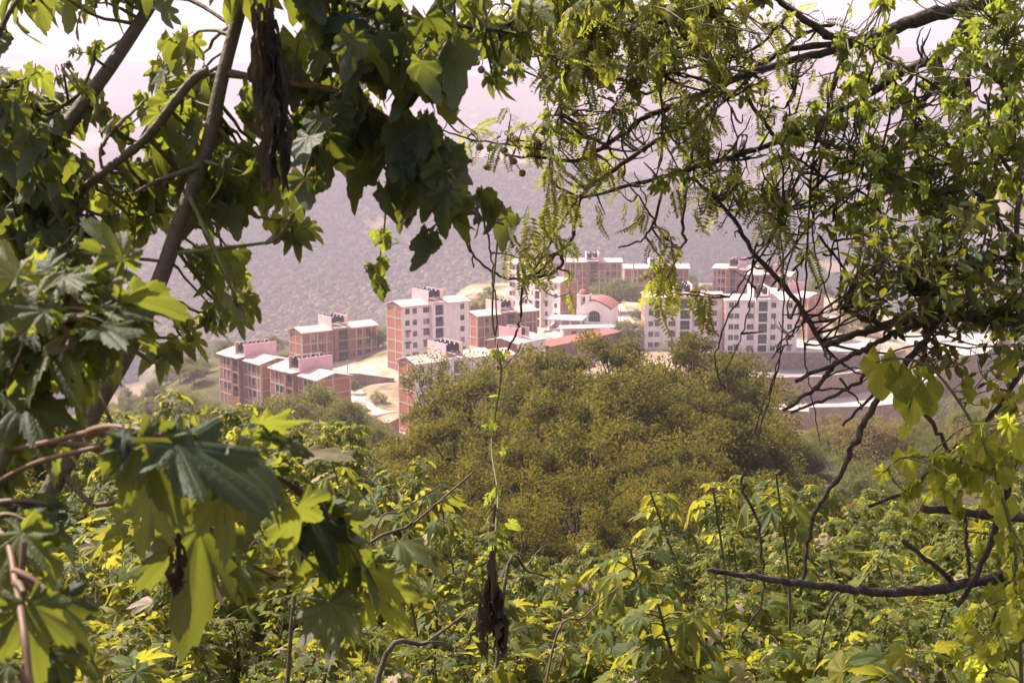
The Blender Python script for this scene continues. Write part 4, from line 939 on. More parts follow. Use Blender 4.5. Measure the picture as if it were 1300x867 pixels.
for (u, v, Y, s, lab) in [(1085, 375, 330, 1.3, 'tan dry tree right of the grid-framed brick gable, upper one'), (1098, 392, 318, 1.2, 'tan dry tree above the bend of the road'), (1072, 405, 308, .9, 'tan dry bush between the brick gable and the road bend'),
    (795, 452, 160, .9, 'olive tree just above the middle of the broad canopy, below the garden bush'), (735, 437, 215, 1.0, 'dark ivy-green bush in front of the red shed'), (700, 452, 200, .9, 'olive bush at the left end of the red shed'), (765, 433, 230, .8, 'tan bush at the right end of the red shed')]:
    tree('tan' if 'tan' in lab else 'olive', rng.integers(0, 2), u, v, Y, lab, 'small_tree', scale=s)
for (u, v, Y, s) in [(150, 452, 215, 1.1), (185, 448, 230, 1.1), (215, 455, 210, 1.0), (245, 462, 205, 1.0), (232, 450, 240, .9), (170, 470, 190, 1.1), (205, 478, 180, 1.0), (265, 478, 195, .9), (290, 488, 185, .9), (120, 470, 200, 1.2), (250, 485, 165, .9), (130, 490, 165, 1.0), (310, 500, 170, .9), (345, 508, 165, .8), (445, 488, 200, .8), (470, 498, 190, .8), (425, 500, 175, .8), (482, 520, 170, .8), (490, 505, 205, .6), (455, 515, 150, .8)]:
    tree(rng.choice(['olive', 'round', 'tan']), rng.integers(0, 2), u, v, Y, 'scrubby tree on the slope in front of the low brick blocks', 'scrub_tree', scale=s * .85, group='scrub trees below the low brick blocks')
RG = 'scrub trees below the road walls'; RL = 'dark scrub tree on the slope below the road walls'
for (u, v, Y, s) in [(1085, 530, 190, 1.2), (1110, 545, 170, 1.1), (1060, 560, 165, 1.0), (1150, 540, 215, 1.0), (1180, 548, 200, 1.1), (1222, 498, 235, 1.3), (1248, 515, 210, 1.2), (1215, 525, 200, 1.1), (1275, 500, 240, 1.4), (1140, 575, 140, 1.0), (1090, 590, 120, .9), (1200, 570, 150, 1.0), (1250, 560, 160, 1.1), (1290, 540, 180, 1.3), (1035, 545, 200, .9), (1160, 600, 110, .9), (1240, 600, 115, .9), (1290, 590, 120, 1), (1190, 530, 235, .8), (1320, 520, 210, 1.4), (1300, 450, 300, 1.3), (1260, 440, 330, 1.2), (1070, 545, 215, 1), (1120, 552, 205, 1), (1095, 560, 150, .9), (1130, 560, 180, 1), (1165, 565, 165, 1), (1060, 585, 130, .9), (1025, 570, 150, .9), (1220, 545, 175, 1.1), (1265, 540, 190, 1.1), (1110, 605, 100, .9), (1010, 560, 180, .9), (1040, 600, 105, .8), (1180, 590, 130, .9), (1215, 590, 125, .9), (1275, 575, 140, 1), (1230, 510, 222, .9), (1260, 500, 250, 1.1), (1150, 555, 195, .8)]:
    k = rng.choice(['olive', 'round', 'olive', 'shrub', 'tan'], p=[.3, .2, .2, .2, .1]); tree(k, rng.integers(0, 2), u, v, Y, RL, 'scrub_tree', scale=s * (1.1 if k == 'tan' else .9), group=RG)

for (x, y, k, s) in [(-72, 250, 'olive', .7), (-66, 240, 'shrub', 1.2), (-78, 262, 'olive', .8), (-62, 232, 'olive', .7), (-70, 272, 'round', .8), (-64, 284, 'olive', .8), (-75, 236, 'shrub', 1.2), (-58, 226, 'olive', .6), (-82, 246, 'tan', 1), (-68, 258, 'shrub', 1.3), (-60, 268, 'tan', .9), (-55, 276, 'olive', .7), (-86, 270, 'olive', .8), (-64, 250, 'shrub', 1.1), (-58, 240, 'shrub', 1), (-70, 228, 'olive', .7), (-80, 228, 'olive', .8), (-62, 218, 'olive', .6)]:
    o = thing('edge_tree', 'small tree on the slope just left of the leftmost brick block', 'tree', (x, y, float(gz(x, y)) - .15), random.uniform(0, 6.28), 'trees left of the leftmost brick block'); o.scale = (s, s, s)
    tk, cr = TM[k][int(rng.integers(0, 2))]; link('trunk', tk, o); link('crown', cr, o)
TG = 'garden trees between the apartment blocks'
for x, y, k, s in [(-46, 262, 'olive', .6), (-38, 246, 'shrub', 1), (-33, 256, 'olive', .55), (-30, 236, 'tan', .8), (-42, 252, 'shrub', 1.1), (-27, 246, 'shrub', .9), (-22, 256, 'olive', .6), (-52, 300, 'olive', .8), (-60, 290, 'round', .8), (-34, 300, 'olive', .9), (-28, 305, 'round', .8), (3, 268, 'olive', .6), (8, 275, 'shrub', 1.1), (36, 300, 'olive', .6), (30, 296, 'shrub', 1.1), (22, 330, 'round', .6), (35, 340, 'shrub', 1.2), (2, 305, 'olive', .6), (-6, 300, 'shrub', 1.2), (60, 345, 'round', .8), (66, 330, 'olive', .7), (80, 325, 'tan', 1), (92, 318, 'olive', .7), (20, 376, 'shrub', 1.3), (45, 372, 'round', .7), (70, 372, 'olive', .8), (10, 384, 'olive', .7)]:
    o = thing('garden_tree', 'small green tree or bush in the yards between the apartment blocks', 'tree', (x, y, float(gz(x, y)) - .15), random.uniform(0, 6.28), TG); o.scale = (s, s, s)
    tk, cr = TM[k][int(rng.integers(0, 2))]; link('trunk', tk, o); link('crown', cr, o)
SG = 'scrub on the slopes around the town'; SL = 'low scrub bush on the open slope around the town'
n = 0
while n < 150:
    x = rng.uniform(-115, 130) if n % 3 else rng.uniform(-115, -40); y = rng.uniform(165, 310) if n < 115 else rng.uniform(305, 400)
    u = 650 + x / y * F
    if -68 < x < 30 and 214 < y < 312 and not (x < -40 and (y < 216 or y > 292)): continue
    if y < 300 and x > 30 and y > 238 and x < 110: continue
    if y > 300 and 0 < x < 95: continue
    if u < -40 or u > 1340: continue
    k = rng.choice(['shrub', 'tan', 'olive'], p=[.5, .3, .2]); nat = {'olive': 7, 'tan': 4.6, 'shrub': 3.2}[k]; s = rng.uniform(.6, 1.15)
    z = float(gz(x, y)); o = thing('scrub_bush', SL, 'bush', (x, y, z - .1), random.uniform(0, 6.28), SG); o.scale = (s, s, s * rng.uniform(.8, 1.1))
    tk, cr = TM[k][int(rng.integers(0, 2))]; link('trunk', tk, o); link('crown', cr, o); n += 1

n = 0
while n < 130:
    y = rng.uniform(52, 165); u = rng.uniform(985, 1380) if n % 3 else rng.uniform(-80, 520)
    x = (u - 650) / F * y
    k = rng.choice(['shrub', 'tan', 'olive'], p=[.55, .15, .3]); s = rng.uniform(.5, 1.0) * (.6 if k == 'olive' else 1)
    o = thing('slope_bush', 'low bush of the scrub between the thicket and the town', 'bush', (x, y, float(gz(x, y)) - .1), random.uniform(0, 6.28), 'bushes of the scrub between thicket and town'); o.scale = (s * 1.15, s * 1.15, s)
    tk, cr = TM[k][int(rng.integers(0, 2))]; link('trunk', tk, o); link('crown', cr, o); n += 1

# ================================================================== THE THICKET ON THE NEAR SLOPE
def shrub_meshes(seed, h, w, nst, nl, tmpl, size, mat, low=.25, stem='stem', tilt=.35):
    g = np.random.default_rng(seed); tk = MB(); cr = MB(); B = []; T = []; U = []; S = []
    for s in range(nst):
        a = g.uniform(0, 6.28); r = w * g.uniform(.25, 1) * .75; top = h * g.uniform(.62, 1.0)
        e = np.array((r * math.cos(a), r * math.sin(a), top))
        p = smooth_path([np.r_[g.normal(0, .08, 2), -.4], (e * np.array((.35, .35, .45))) + np.r_[g.normal(0, .12, 2), 0], e * np.array((.8, .8, .85)), e], 5)
        tk.tube(p, np.linspace(.018 + .004 * h, .006, len(p)), 5)
        m = nl // nst
        t = low + (1 - low) * g.random(m) ** .75; idx = np.clip((t * (len(p) - 1)), 0, len(p) - 1.001); i0 = idx.astype(int); f = (idx - i0)[:, None]
        q = p[i0] * (1 - f) + p[i0 + 1] * f
        ang = g.uniform(0, 6.28, m); pet = g.uniform(.08, .34, m) * (1.15 - .6 * t) * (size / .2)
        out = np.stack([np.cos(ang), np.sin(ang), g.uniform(-.1, .7, m)], -1)
        b = q + out * pet[:, None]
        for k in range(0, m, 2): tk.tube(curve(q[k], b[k], -.1, 3), .0045, 3, cap=False)
        B.append(b); T.append(out * np.array((1, 1, .25)) + np.array((0, 0, -.35)) + g.normal(0, .3, (m, 3))); U.append(np.array((0, 0, 1.)) + .4 * out + g.normal(0, tilt, (m, 3))); S.append(size * (.35 + 1.05 * g.random(m) ** 1.4))
    global rng
    old = rng; rng = g; add_leaves(cr, tmpl, np.concatenate(B), np.concatenate(T), np.concatenate(U), np.concatenate(S)); rng = old
    return tk.mesh('stem', M[stem]), cr.mesh('crown', M[mat])
SM = {'low': [shrub_meshes(200 + i, 2.4, 1.2, 12, 600, MED + ELM + LANCE, .22, 'bush', tilt=.6) for i in range(4)],
      'tall': [shrub_meshes(210 + i, 5.5, 1.8, 15, 1500, MED + ELM + ELM, .19, 'bush', low=.35) for i in range(3)],
      'fine': [shrub_meshes(220 + i, 2.2, 1.1, 14, 1100, SML + LANCE, .095, 'bush', low=.15) for i in range(3)],
      'vine': [shrub_meshes(230 + i, 2.3, 1.2, 12, 800, HEART + LANCE, .09, 'vine', low=.2, stem='greenstem') for i in range(3)]}
ENV = ([-80, 0, 130, 270, 400, 480, 560, 650, 760, 860, 940, 1060, 1150, 1300, 1380], [560, 560, 520, 505, 530, 590, 660, 700, 700, 655, 600, 590, 640, 610, 600])
def shrub(kind, u, vtop, Y, label, group=None, i=None, cat='shrub', name='shrub', lean=0):
    t = P(u, vtop, Y); g = float(gz(t[0], t[1])); nat = {'low': 2.4, 'tall': 5.5, 'fine': 2.2, 'vine': 2.3}[kind]
    k = int(rng.integers(0, len(SM[kind]))) if i is None else i
    tk, cr = SM[kind][k]; s = float(np.clip((t[2] - g) / nat, .6, 1.35)); z = min(t[2] - nat * s, g) if (t[2] - nat * s) > g else t[2] - nat * s
    o = thing(name, label, cat, (t[0], t[1], z), random.uniform(0, 6.28), group); o.scale = (s, s, s)
    link('stem', tk, o); link('crown', cr, o); return o
for Y, kinds, step, k in [(27, ['tall'], 58, 0.0), (22, ['tall'], 66, .06), (18, ['tall'], 80, .16), (14.5, ['low', 'tall'], 90, .27), (12, ['low', 'fine', 'low'], 100, .37), (10, ['low', 'fine', 'low'], 112, .48), (8.2, ['low', 'fine'], 130, .60), (6.8, ['low', 'fine', 'fine'], 150, .73), (5.6, ['low', 'fine', 'low'], 150, .84), (4.7, ['low', 'fine'], 190, .95)]:
    u = -90 + rng.uniform(0, step)
    while u < 1390:
        env = float(np.interp(u, *ENV)); vt = env + (880 - env) * k + rng.normal(0, 12)
        right = u > 1010
        kd = rng.choice(kinds)
        if right and Y < 13 and rng.random() < .6: kd = 'vine'
        lab, grp = {'tall': ('tall leggy shrub with lobed leaves at the far edge of the thicket', 'tall shrubs of the thicket'),
                    'low': ('knee to chest high shrub with lobed yellow-green leaves in the thicket', 'low lobed-leaf shrubs of the thicket'),
                    'fine': ('small shrub with fine narrow and lobed leaves in the thicket', 'fine-leaved shrubs of the thicket'),
                    'vine': ('heart-leaved yellow-green creeper heaped over the thicket at lower right', 'heart-leaved creepers')}[kd]
        shrub(kd, u, vt, Y + rng.uniform(-.8, .8), lab, grp, name='creeper' if kd == 'vine' else 'shrub', cat='creeper' if kd == 'vine' else 'shrub')
        u += step * rng.uniform(.75, 1.25)

# stalks with a whorl of drooping leaves at the tip, standing out of the thicket
def whorl(u, v, Y, n, size, label, bend=(0, 0, 0), ub=None):
    size *= .74
    t = P(u, v, Y); b = np.array((t[0] + (0 if ub is None else (ub - u) / F * Y), t[1] + .2, float(gz(t[0], t[1])) - .2))
    root = thing('whorled_plant', label, 'plant', b)
    p = smooth_path([b, b * .45 + t * .55 + np.array((.15, 0, .1)) , t], 8)
    m = MB(); m.tube(p, np.linspace(.014, .008, len(p)), 7); m.build('stem', M['greenstem'], root, b)
    c = MB(); a = rng.uniform(0, 6.28, n); el = rng.uniform(-.05, .5, n)
    out = np.stack([np.cos(a), np.sin(a), el], -1); q = t - (p[-1] - p[-4]) * rng.uniform(0, 1.3, n)[:, None]
    e = q + out * (size * rng.uniform(.35, .8, n))[:, None]
    for k in range(n): c.tube(curve(q[k], e[k], -.12, 4), .005, 4, mat=1, cap=False)
    add_leaves(c, MED, e, out * np.array((1, 1, .2)) + np.array((0, 0, -.5)), np.array((0, 0, 1.)) + .5 * out + rng.normal(0, .2, (n, 3)), size * rng.uniform(.65, 1.15, n))
    c.build('crown', [M['bush'], M['greenstem']], root, b)
whorl(825, 622, 9.5, 14, .26, 'stalk with a drooping whorl of lobed leaves in front of the dark canopy', ub=905)
whorl(905, 618, 9, 14, .24, 'tall stalk crowned with lobed leaves just right of the drooping whorl')
whorl(800, 695, 7.5, 14, .27, 'stalk with long yellow-green lobed leaves above the end of the cut branch')
whorl(835, 765, 6.0, 13, .25, 'stalk with broad lobed leaves below the end of the cut branch')
whorl(505, 700, 9, 13, .24, 'stalk with lobed leaves left of the hanging dry brown leaves')
whorl(560, 640, 12, 12, .24, 'slender stalk with lobed leaves above the hanging dry brown leaves')
whorl(985, 600, 8, 13, .24, 'leaning stalk with bright lobed leaves under the cut twig ends')
whorl(415, 560, 11, 13, .26, 'stalk with lobed leaves in front of the olive trees, centre left', ub=455)

# ================================================================== CLOSE TREES THAT FRAME THE VIEW
class Frame:
    """one close tree: limbs are parts, leaves and twigs gather in crowns"""
    def __init__(s, name, label, cat, base, limb_mat='stem'):
        s.base = np.asarray(base, float); s.root = thing(name, label, cat, base); s.lm = limb_mat; s.pts = []; s.rad = []
    def limb(s, path, r0, r1, name='branch', k=8, per=6, jit=.0, mat=None):
        """path: (u, v, Y) points; radii in metres"""
        p = smooth_path([P(*q) for q in path], per)
        if jit: p[1:-1] += rng.normal(0, jit, (len(p) - 2, 3))
        r = np.linspace(r0, r1, len(p)) * (1 + .06 * rng.normal(0, 1, len(p)))
        m = MB(); m.tube(p, r, k); m.build(name, M[mat or s.lm], s.root, s.base)
        s.pts.append(p); s.rad.append(r); return p
    def nearest(s, q):
        A = np.concatenate(s.pts); d = np.linalg.norm(A - q, axis=1); k = rng.integers(0, 4); return A[np.argsort(d)[k]]
    def grow(s, regions, tmpl, mat, twig_mat, name='crown', down=.7, face=.5, tr=.004, pet=.35, sz=1.0, num=1.0, dY=0.0):
        m = MB()
        for (u, v, ru, rv, nt, nl, size, Y) in regions:
            size = size * sz; Y = Y + dY
            for t in range(max(1, round(nt * num))):
                a = rng.uniform(0, 6.28); rr = math.sqrt(rng.random())
                c = P(u + ru * rr * math.cos(a), v + rv * rr * math.sin(a), Y + rng.normal(0, .12 * Y * .4))
                b = s.nearest(c)
                if np.linalg.norm(c - b) < size: b = b + rng.normal(0, .02, 3)
                tw = curve(b, c, rng.uniform(-.10, .16), 9, .007, bow=rng.normal(0, .06, 3) * np.linalg.norm(c - b))
                m.tube(tw, np.linspace(tr * 1.5, tr * .5, 9), 4, mat=1, cap=False)
                if nl == 0: continue
                L = np.linalg.norm(c - b); span = min(1.0, (nl * size * .45) / max(L, 1e-3))
                f = 1 - span * rng.random(nl) * .9; f[0] = 1; idx = np.clip(f * 8, 0, 7.999); i0 = idx.astype(int); fr = (idx - i0)[:, None]
                q = tw[i0] * (1 - fr) + tw[i0 + 1] * fr
                d = unit(c - b); side = unit(np.cross(d, rng.normal(0, 1, (nl, 3)))); out = unit(side + .5 * d)
                e = q + out * (size * pet * rng.uniform(.3, 1.2, nl))[:, None] + np.array((0, 0, .01))
                for k in range(nl): m.tube(np.array([q[k], (q[k] + e[k]) / 2 + (0, 0, .005), e[k]]), tr * .38, 3, mat=1, cap=False)
                T = out * (1 - down) + np.array((0, 0, -1.)) * down + rng.normal(0, .22, (nl, 3))
                U = out * .7 + np.array((-.1, face * rng.choice([-1, 1, 1]), .55)) + rng.normal(0, .35, (nl, 3))
                add_leaves(m, tmpl, e, T, U, size * rng.uniform(.55, 1.2, nl))
        return m.build(name, [M[mat], M[twig_mat]], s.root, s.base)
    def leaf(s, b, t, tmpl, mat, up, stem=None, rm='redstem', wid=1.0, label=None):
        """one big leaf as a part of its own, with its stalk: b and t are (u, v, Y) of stalk end and tip"""
        B = P(*b); T = P(*t); m = MB(); L = np.linalg.norm(T - B) / 1.12 * wid
        x = unit(np.cross(T - B, np.asarray(up, float)))
        add_leaves(m, [tmpl], B, T - B, up, L)
        if stem is not None:
            A = P(*stem); m.tube(curve(A, B, -.06, 8), np.linspace(.0055, .0035, 8), 6, mat=1)
        o = m.build('leaf', [M[mat], M[rm]], s.root, s.base)
        if label: o['label'] = label
        return o

for i, (u0, v0, u1, v1, Y, r, lab) in enumerate([(440, 740, 600, 600, 7, .011, 'pale dead stick slanting up through the thicket left of the hanging dry leaves'), (480, 860, 590, 780, 5, .013, 'bare brown stick at the bottom, left of the hanging dry leaves'), (640, 745, 700, 735, 6, .010, 'short pale broken stick right of the hanging dry leaves'), (470, 700, 560, 615, 8, .008, 'thin dead twig above the pale dead stick'), (370, 790, 450, 705, 4, .008, 'bare twig low between the big dark leaves and the thicket'), (1045, 800, 1130, 690, 6, .008, 'thin dry stick behind the broken branch at lower right'), (700, 830, 790, 740, 6, .007, 'thin reddish stick under the long yellow-green stalk leaves')]):
    a = P(u0, v0, Y); b = P(u1, v1, Y + .5); g0 = np.array((a[0] - (b - a)[0] * .5, a[1] - .2, float(gz(a[0], a[1])) - .1))
    o = thing('dead_stick', lab, 'stick', g0); m = MB(); p = smooth_path([g0, a, (a + b) / 2 + rng.normal(0, .03, 3), b], 6); m.tube(p, np.linspace(r * 1.2, r * .5, len(p)), 6); m.build('stick', M['redstem' if 'reddish' in lab else 'stem'], o, g0)
    m = MB(); q = p[-8]; m.tube(curve(q, q + (b - a) * .3 + rng.normal(0, .08, 3), -.1, 6), np.linspace(r * .5, r * .2, 6), 5); m.build('side_twig', M['stem'], o, g0)
# ---- left: two slanting grey-brown stems with large lobed leaves
sun_up = np.array((-.25, .5, .7))
A = Frame('lobed_leaf_tree', 'slanting grey-brown stem crossing the upper left corner, with lobed leaves', 'tree', (-1.55, 2.95, -3.2))
pA = smooth_path([A.base + (0, 0, -.4)] + [P(*q) for q in [(-120, 640, 3.0), (-50, 430, 3.1), (-10, 330, 3.2), (40, 240, 3.25), (85, 160, 3.3), (140, 85, 3.4), (195, 0, 3.5), (230, -70, 3.6), (300, -260, 3.8)]], 6)
m = MB(); m.tube(pA, np.linspace(.027, .0145, len(pA)), 10); m.build('trunk', M['stem'], A.root, A.base); A.pts.append(pA[10:])
A.limb([(30, 164, 3.2), (87, 130, 3.2), (105, 112, 3.2), (122, 72, 3.2)], .006, .003)
A.limb([(87, 130, 3.2), (82, 100, 3.15), (78, 82, 3.1)], .004, .002)
A.limb([(195, 0, 3.5), (240, 0, 3.4), (290, 30, 3.3)], .008, .004)
A.limb([(40, 240, 3.25), (10, 200, 3.1), (-20, 120, 3.0), (10, 20, 3.0), (60, -40, 3.0)], .01, .004)
A.limb([(0, 310, 3.2), (60, 300, 3.0), (105, 285, 2.9)], .008, .004)
A.limb([(60, 200, 3.3), (30, 160, 3.2), (15, 100, 3.2)], .007, .003)
A.grow([(38, 8, 34, 14, 4, 2, .14, 3.0), (20, 105, 35, 35, 6, 4, .11, 3.1), (45, 185, 50, 45, 9, 5, .13, 3.15), (15, 255, 45, 45, 8, 5, .15, 3.1), (85, 235, 40, 35, 6, 4, .13, 3.1), (50, 140, 40, 30, 5, 4, .11, 3.1),
        (100, 115, 20, 15, 3, 3, .07, 3.2), (120, 68, 22, 12, 4, 4, .05, 3.2), (78, 86, 12, 12, 2, 4, .04, 3.1), (130, 140, 22, 18, 3, 3, .08, 3.2), (110, 10, 15, 20, 1, 2, .08, 3.2), (30, 330, 45, 45, 8, 4, .17, 3.0), (-40, 200, 40, 120, 8, 4, .15, 3.1), (90, 290, 30, 20, 3, 3, .12, 3.0), (10, 400, 30, 40, 4, 3, .15, 2.9),
        (60, -60, 120, 40, 10, 4, .15, 3.2)], ELM + ELM + MED, 'lobed', 'greenstem', down=.72, sz=.66, num=.85, dY=.22)  # last cluster lies unseen above the view, added to shade the leaves below

A.grow([(35, 185, 45, 45, 7, 4, .12, 3.0), (15, 250, 40, 45, 6, 4, .13, 3.0), (85, 235, 30, 30, 3, 4, .11, 3.0), (30, 325, 45, 45, 8, 4, .14, 2.9), (10, 120, 25, 30, 3, 3, .11, 3.0), (-20, 60, 40, 60, 5, 3, .13, 3.0)], ELM, 'shaded_lobed', 'greenstem', down=.8, face=.7, sz=.75)
B = Frame('lobed_leaf_tree', 'long slanting stem from top left to the lower left edge, with dark hanging leaf masses', 'tree', (-1.5, 2.5, -2.95))
pB = smooth_path([B.base + (0, 0, -.4)] + [P(*q) for q in [(-90, 960, 2.55), (0, 745, 2.6), (55, 640, 2.68), (120, 520, 2.75), (165, 440, 2.8), (205, 350, 2.85), (232, 270, 2.9), (262, 190, 2.95), (283, 95, 3.0), (308, 0, 3.05), (325, -70, 3.1), (370, -260, 3.2)]], 6)
m = MB(); m.tube(pB, np.linspace(.024, .0135, len(pB)), 10); m.build('trunk', M['stem'], B.root, B.base); B.pts.append(pB[14:])
B.limb([(287, 93, 3.0), (350, 103, 3.0), (430, 117, 3.0), (490, 150, 3.0), (540, 185, 3.0), (600, 205, 3.0)], .011, .004, mat='redstem')
B.limb([(315, -20, 3.05), (380, -15, 3.0), (460, 10, 2.95), (560, 30, 2.95), (640, 40, 3.0)], .012, .005)
B.limb([(430, 117, 3.0), (470, 90, 3.0), (500, 50, 3.0)], .006, .003)
B.limb([(264, 90, 2.95), (240, 107, 2.95), (187, 174, 2.95), (134, 217, 2.95), (110, 237, 2.95), (63, 288, 2.95)], .012, .009)
B.limb([(252, 212, 2.92), (200, 230, 2.9), (167, 248, 2.9)], .007, .004)
B.limb([(130, 215, 2.95), (128, 190, 2.95), (148, 160, 2.95)], .004, .003, mat='redstem')
B.limb([(215, 322, 2.87), (262, 318, 2.85), (310, 312, 2.85), (348, 307, 2.85)], .006, .003, mat='greenstem')
B.limb([(240, 250, 2.9), (265, 300, 2.85), (285, 345, 2.8), (300, 380, 2.8)], .006, .003, mat='greenstem')
B.limb([(120, 325, 2.85), (190, 330, 2.85), (205, 333, 2.85)], .004, .004)
B.limb([(540, 185, 3.0), (575, 230, 3.0), (600, 270, 3.0), (640, 285, 3.0)], .005, .003)
B.limb([(80, 600, 2.7), (120, 640, 2.65), (180, 625, 2.6)], .007, .005)
B.grow([(230, 85, 42, 42, 8, 4, .12, 2.95), (185, 125, 28, 28, 4, 3, .10, 2.95), (205, 215, 40, 30, 6, 4, .14, 2.9), (245, 155, 30, 40, 6, 4, .13, 2.95), (275, 235, 40, 45, 9, 4, .12, 2.9), (185, 262, 38, 28, 5, 4, .11, 2.9),
        (292, 375, 30, 40, 7, 4, .11, 2.8), (262, 320, 28, 24, 4, 4, .09, 2.85), (366, 290, 14, 22, 3, 3, .10, 2.85), (325, 180, 40, 60, 8, 4, .13, 2.95), (215, 400, 30, 40, 4, 3, .11, 2.8), (150, 160, 20, 20, 2, 3, .08, 2.95)],
       ELM + ELM + MED, 'lobed', 'greenstem', down=.78, sz=.66, num=.95, dY=.35)
B.grow([(390, 45, 45, 50, 10, 4, .13, 3.0), (450, 50, 45, 45, 11, 4, .15, 2.98), (510, 45, 45, 50, 11, 4, .15, 2.97), (550, 95, 25, 35, 5, 3, .14, 2.97), (395, 180, 30, 45, 7, 4, .13, 3.0), (430, 140, 40, 35, 10, 4, .15, 3.0), (485, 165, 50, 40, 13, 4, .16, 3.0),
        (540, 205, 45, 40, 11, 4, .16, 3.0), (590, 250, 25, 30, 5, 3, .14, 3.0), (638, 285, 12, 10, 2, 2, .12, 3.0), (552, 285, 10, 16, 2, 2, .12, 3.0), (482, 235, 30, 25, 4, 3, .13, 3.0), (525, 240, 25, 25, 4, 3, .13, 3.0)],
       ELM, 'shaded_lobed', 'greenstem', down=.85, face=.8, sz=.70, num=.56)
B.grow([(600, 30, 45, 35, 9, 4, .09, 3.0), (640, 85, 24, 20, 4, 2, .09, 3.0), (660, 15, 35, 25, 6, 4, .08, 3.0), (450, -60, 160, 40, 16, 4, .14, 3.0)], ELM + MED, 'lobed', 'greenstem', down=.75, sz=.75, num=.8)  # last cluster is extra crown out of view, added for its shade

# big near leaves
N = Frame('big_leaf_plant', 'close plant at the left edge with very large lobed leaves on reddish stalks', 'plant', (-1.1, 1.5, -2.35))
N.limb([(-160, 1150, 1.5), (-90, 800, 1.55), (-40, 650, 1.6), (10, 571, 1.65), (27, 504, 1.7), (50, 430, 1.75), (75, 395, 1.8)], .013, .008, name='stem', mat='greenstem')
N.limb([(10, 571, 1.65), (60, 562, 1.6), (112, 549, 1.55), (165, 545, 1.5)], .0045, .0035, name='leaf_stalk', mat='redstem')
N.limb([(-20, 622, 1.62), (40, 590, 1.6), (100, 573, 1.55), (200, 552, 1.5)], .0042, .003, name='leaf_stalk', mat='redstem')
N.limb([(-40, 650, 1.6), (5, 680, 1.5), (20, 740, 1.4), (30, 800, 1.3), (40, 880, 1.25)], .0045, .004, name='leaf_stalk', mat='redstem')
hang = (0, .9, .5)
for i, (b, t, mat, up, st) in enumerate([
    ((87, 372, 1.8), (22, 338, 1.72), 'lobed', (-.1, -.35, 1), (75, 395, 1.8)),
    ((118, 398, 1.75), (250, 362, 1.85), 'lobed', (.1, -.15, 1), (75, 395, 1.8)),
    ((95, 380, 1.8), (150, 322, 1.95), 'lobed', (0, -.3, 1), (75, 395, 1.8)),
    ((62, 430, 1.75), (110, 492, 1.6), 'lobed', (0, -.5, .8), (50, 430, 1.75)),
    ((45, 425, 1.75), (-15, 455, 1.65), 'lobed', (-.2, -.4, 1), (50, 430, 1.75)),
    ((96, 415, 1.75), (80, 478, 1.65), 'lobed', (.3, -.5, .8), (60, 410, 1.77)),
    ((120, 412, 1.7), (172, 440, 1.6), 'lobed', (.1, -.2, 1), (60, 412, 1.77)),
    ((105, 392, 1.8), (200, 408, 1.7), 'shaded_lobed', (.1, -.1, 1), (70, 398, 1.79)),
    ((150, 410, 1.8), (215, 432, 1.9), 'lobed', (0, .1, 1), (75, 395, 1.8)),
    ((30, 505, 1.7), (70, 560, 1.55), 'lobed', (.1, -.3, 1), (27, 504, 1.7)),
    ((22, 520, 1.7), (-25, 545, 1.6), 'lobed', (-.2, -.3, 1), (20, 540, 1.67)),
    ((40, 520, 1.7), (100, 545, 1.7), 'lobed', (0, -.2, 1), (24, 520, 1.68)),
    ((168, 546, 1.5), (252, 695, 1.42), 'shaded_lobed', (.25, -.8, .6), (112, 549, 1.55)),
    ((165, 545, 1.5), (110, 590, 1.45), 'shaded_lobed', (-.1, -.6, .8), (112, 549, 1.55)),
    ((205, 552, 1.5), (395, 668, 1.45), 'shaded_lobed', (.35, -.35, 1), (112, 552, 1.55)),
    ((215, 550, 1.55), (420, 595, 1.7), 'shaded_lobed', (.1, .1, 1), (150, 550, 1.52)),
    ((252, 648, 2.1), (246, 855, 2.15), 'shaded_lobed', (.1, .9, .3), (205, 590, 2.0)),
    ((30, 752, 1.35), (70, 905, 1.3), 'shaded_lobed', (.5, -.8, .3), (20, 740, 1.4)),
    ((62, 752, 1.4), (130, 852, 1.38), 'shaded_lobed', (.4, -.7, .5), (18, 725, 1.42)),
    ((60, 640, 1.6), (8, 712, 1.5), 'shaded_lobed', (-.2, -.7, .6), (-10, 640, 1.6)),
    ((20, 645, 1.6), (105, 690, 1.5), 'shaded_lobed', (.1, -.5, .8), (-12, 645, 1.6)),
    ((402, 648, 2.2), (468, 822, 2.2), 'shaded_lobed', (.4, -.75, .4), (330, 600, 2.1)),
    ((392, 640, 2.2), (432, 770, 2.1), 'shaded_lobed', (-.3, -.8, .5), (330, 600, 2.1)),
    ((410, 645, 2.2), (500, 800, 2.3), 'shaded_lobed', (.6, .6, .4), (330, 600, 2.1)),
    ((15, 840, 1.25), (-30, 900, 1.2), 'shaded_lobed', (0, -.6, .7), (40, 880, 1.25)),
    ((330, 600, 2.1), (350, 560, 2.3), 'lobed', (0, -.2, 1), None)]):
    N.leaf(b, t, BIG[i % 4], 'pale_leaf' if i in (0, 5) else mat, up, st, wid=.74 if i < 24 else .6)
N.limb([(27, 504, 1.7), (150, 560, 1.9), (260, 585, 2.05), (330, 600, 2.1)], .0042, .003, name='leaf_stalk', mat='redstem')
N.limb([(60, 562, 1.6), (140, 570, 1.85), (205, 590, 2.0), (252, 648, 2.1)], .005, .004, name='leaf_stalk', mat='redstem')

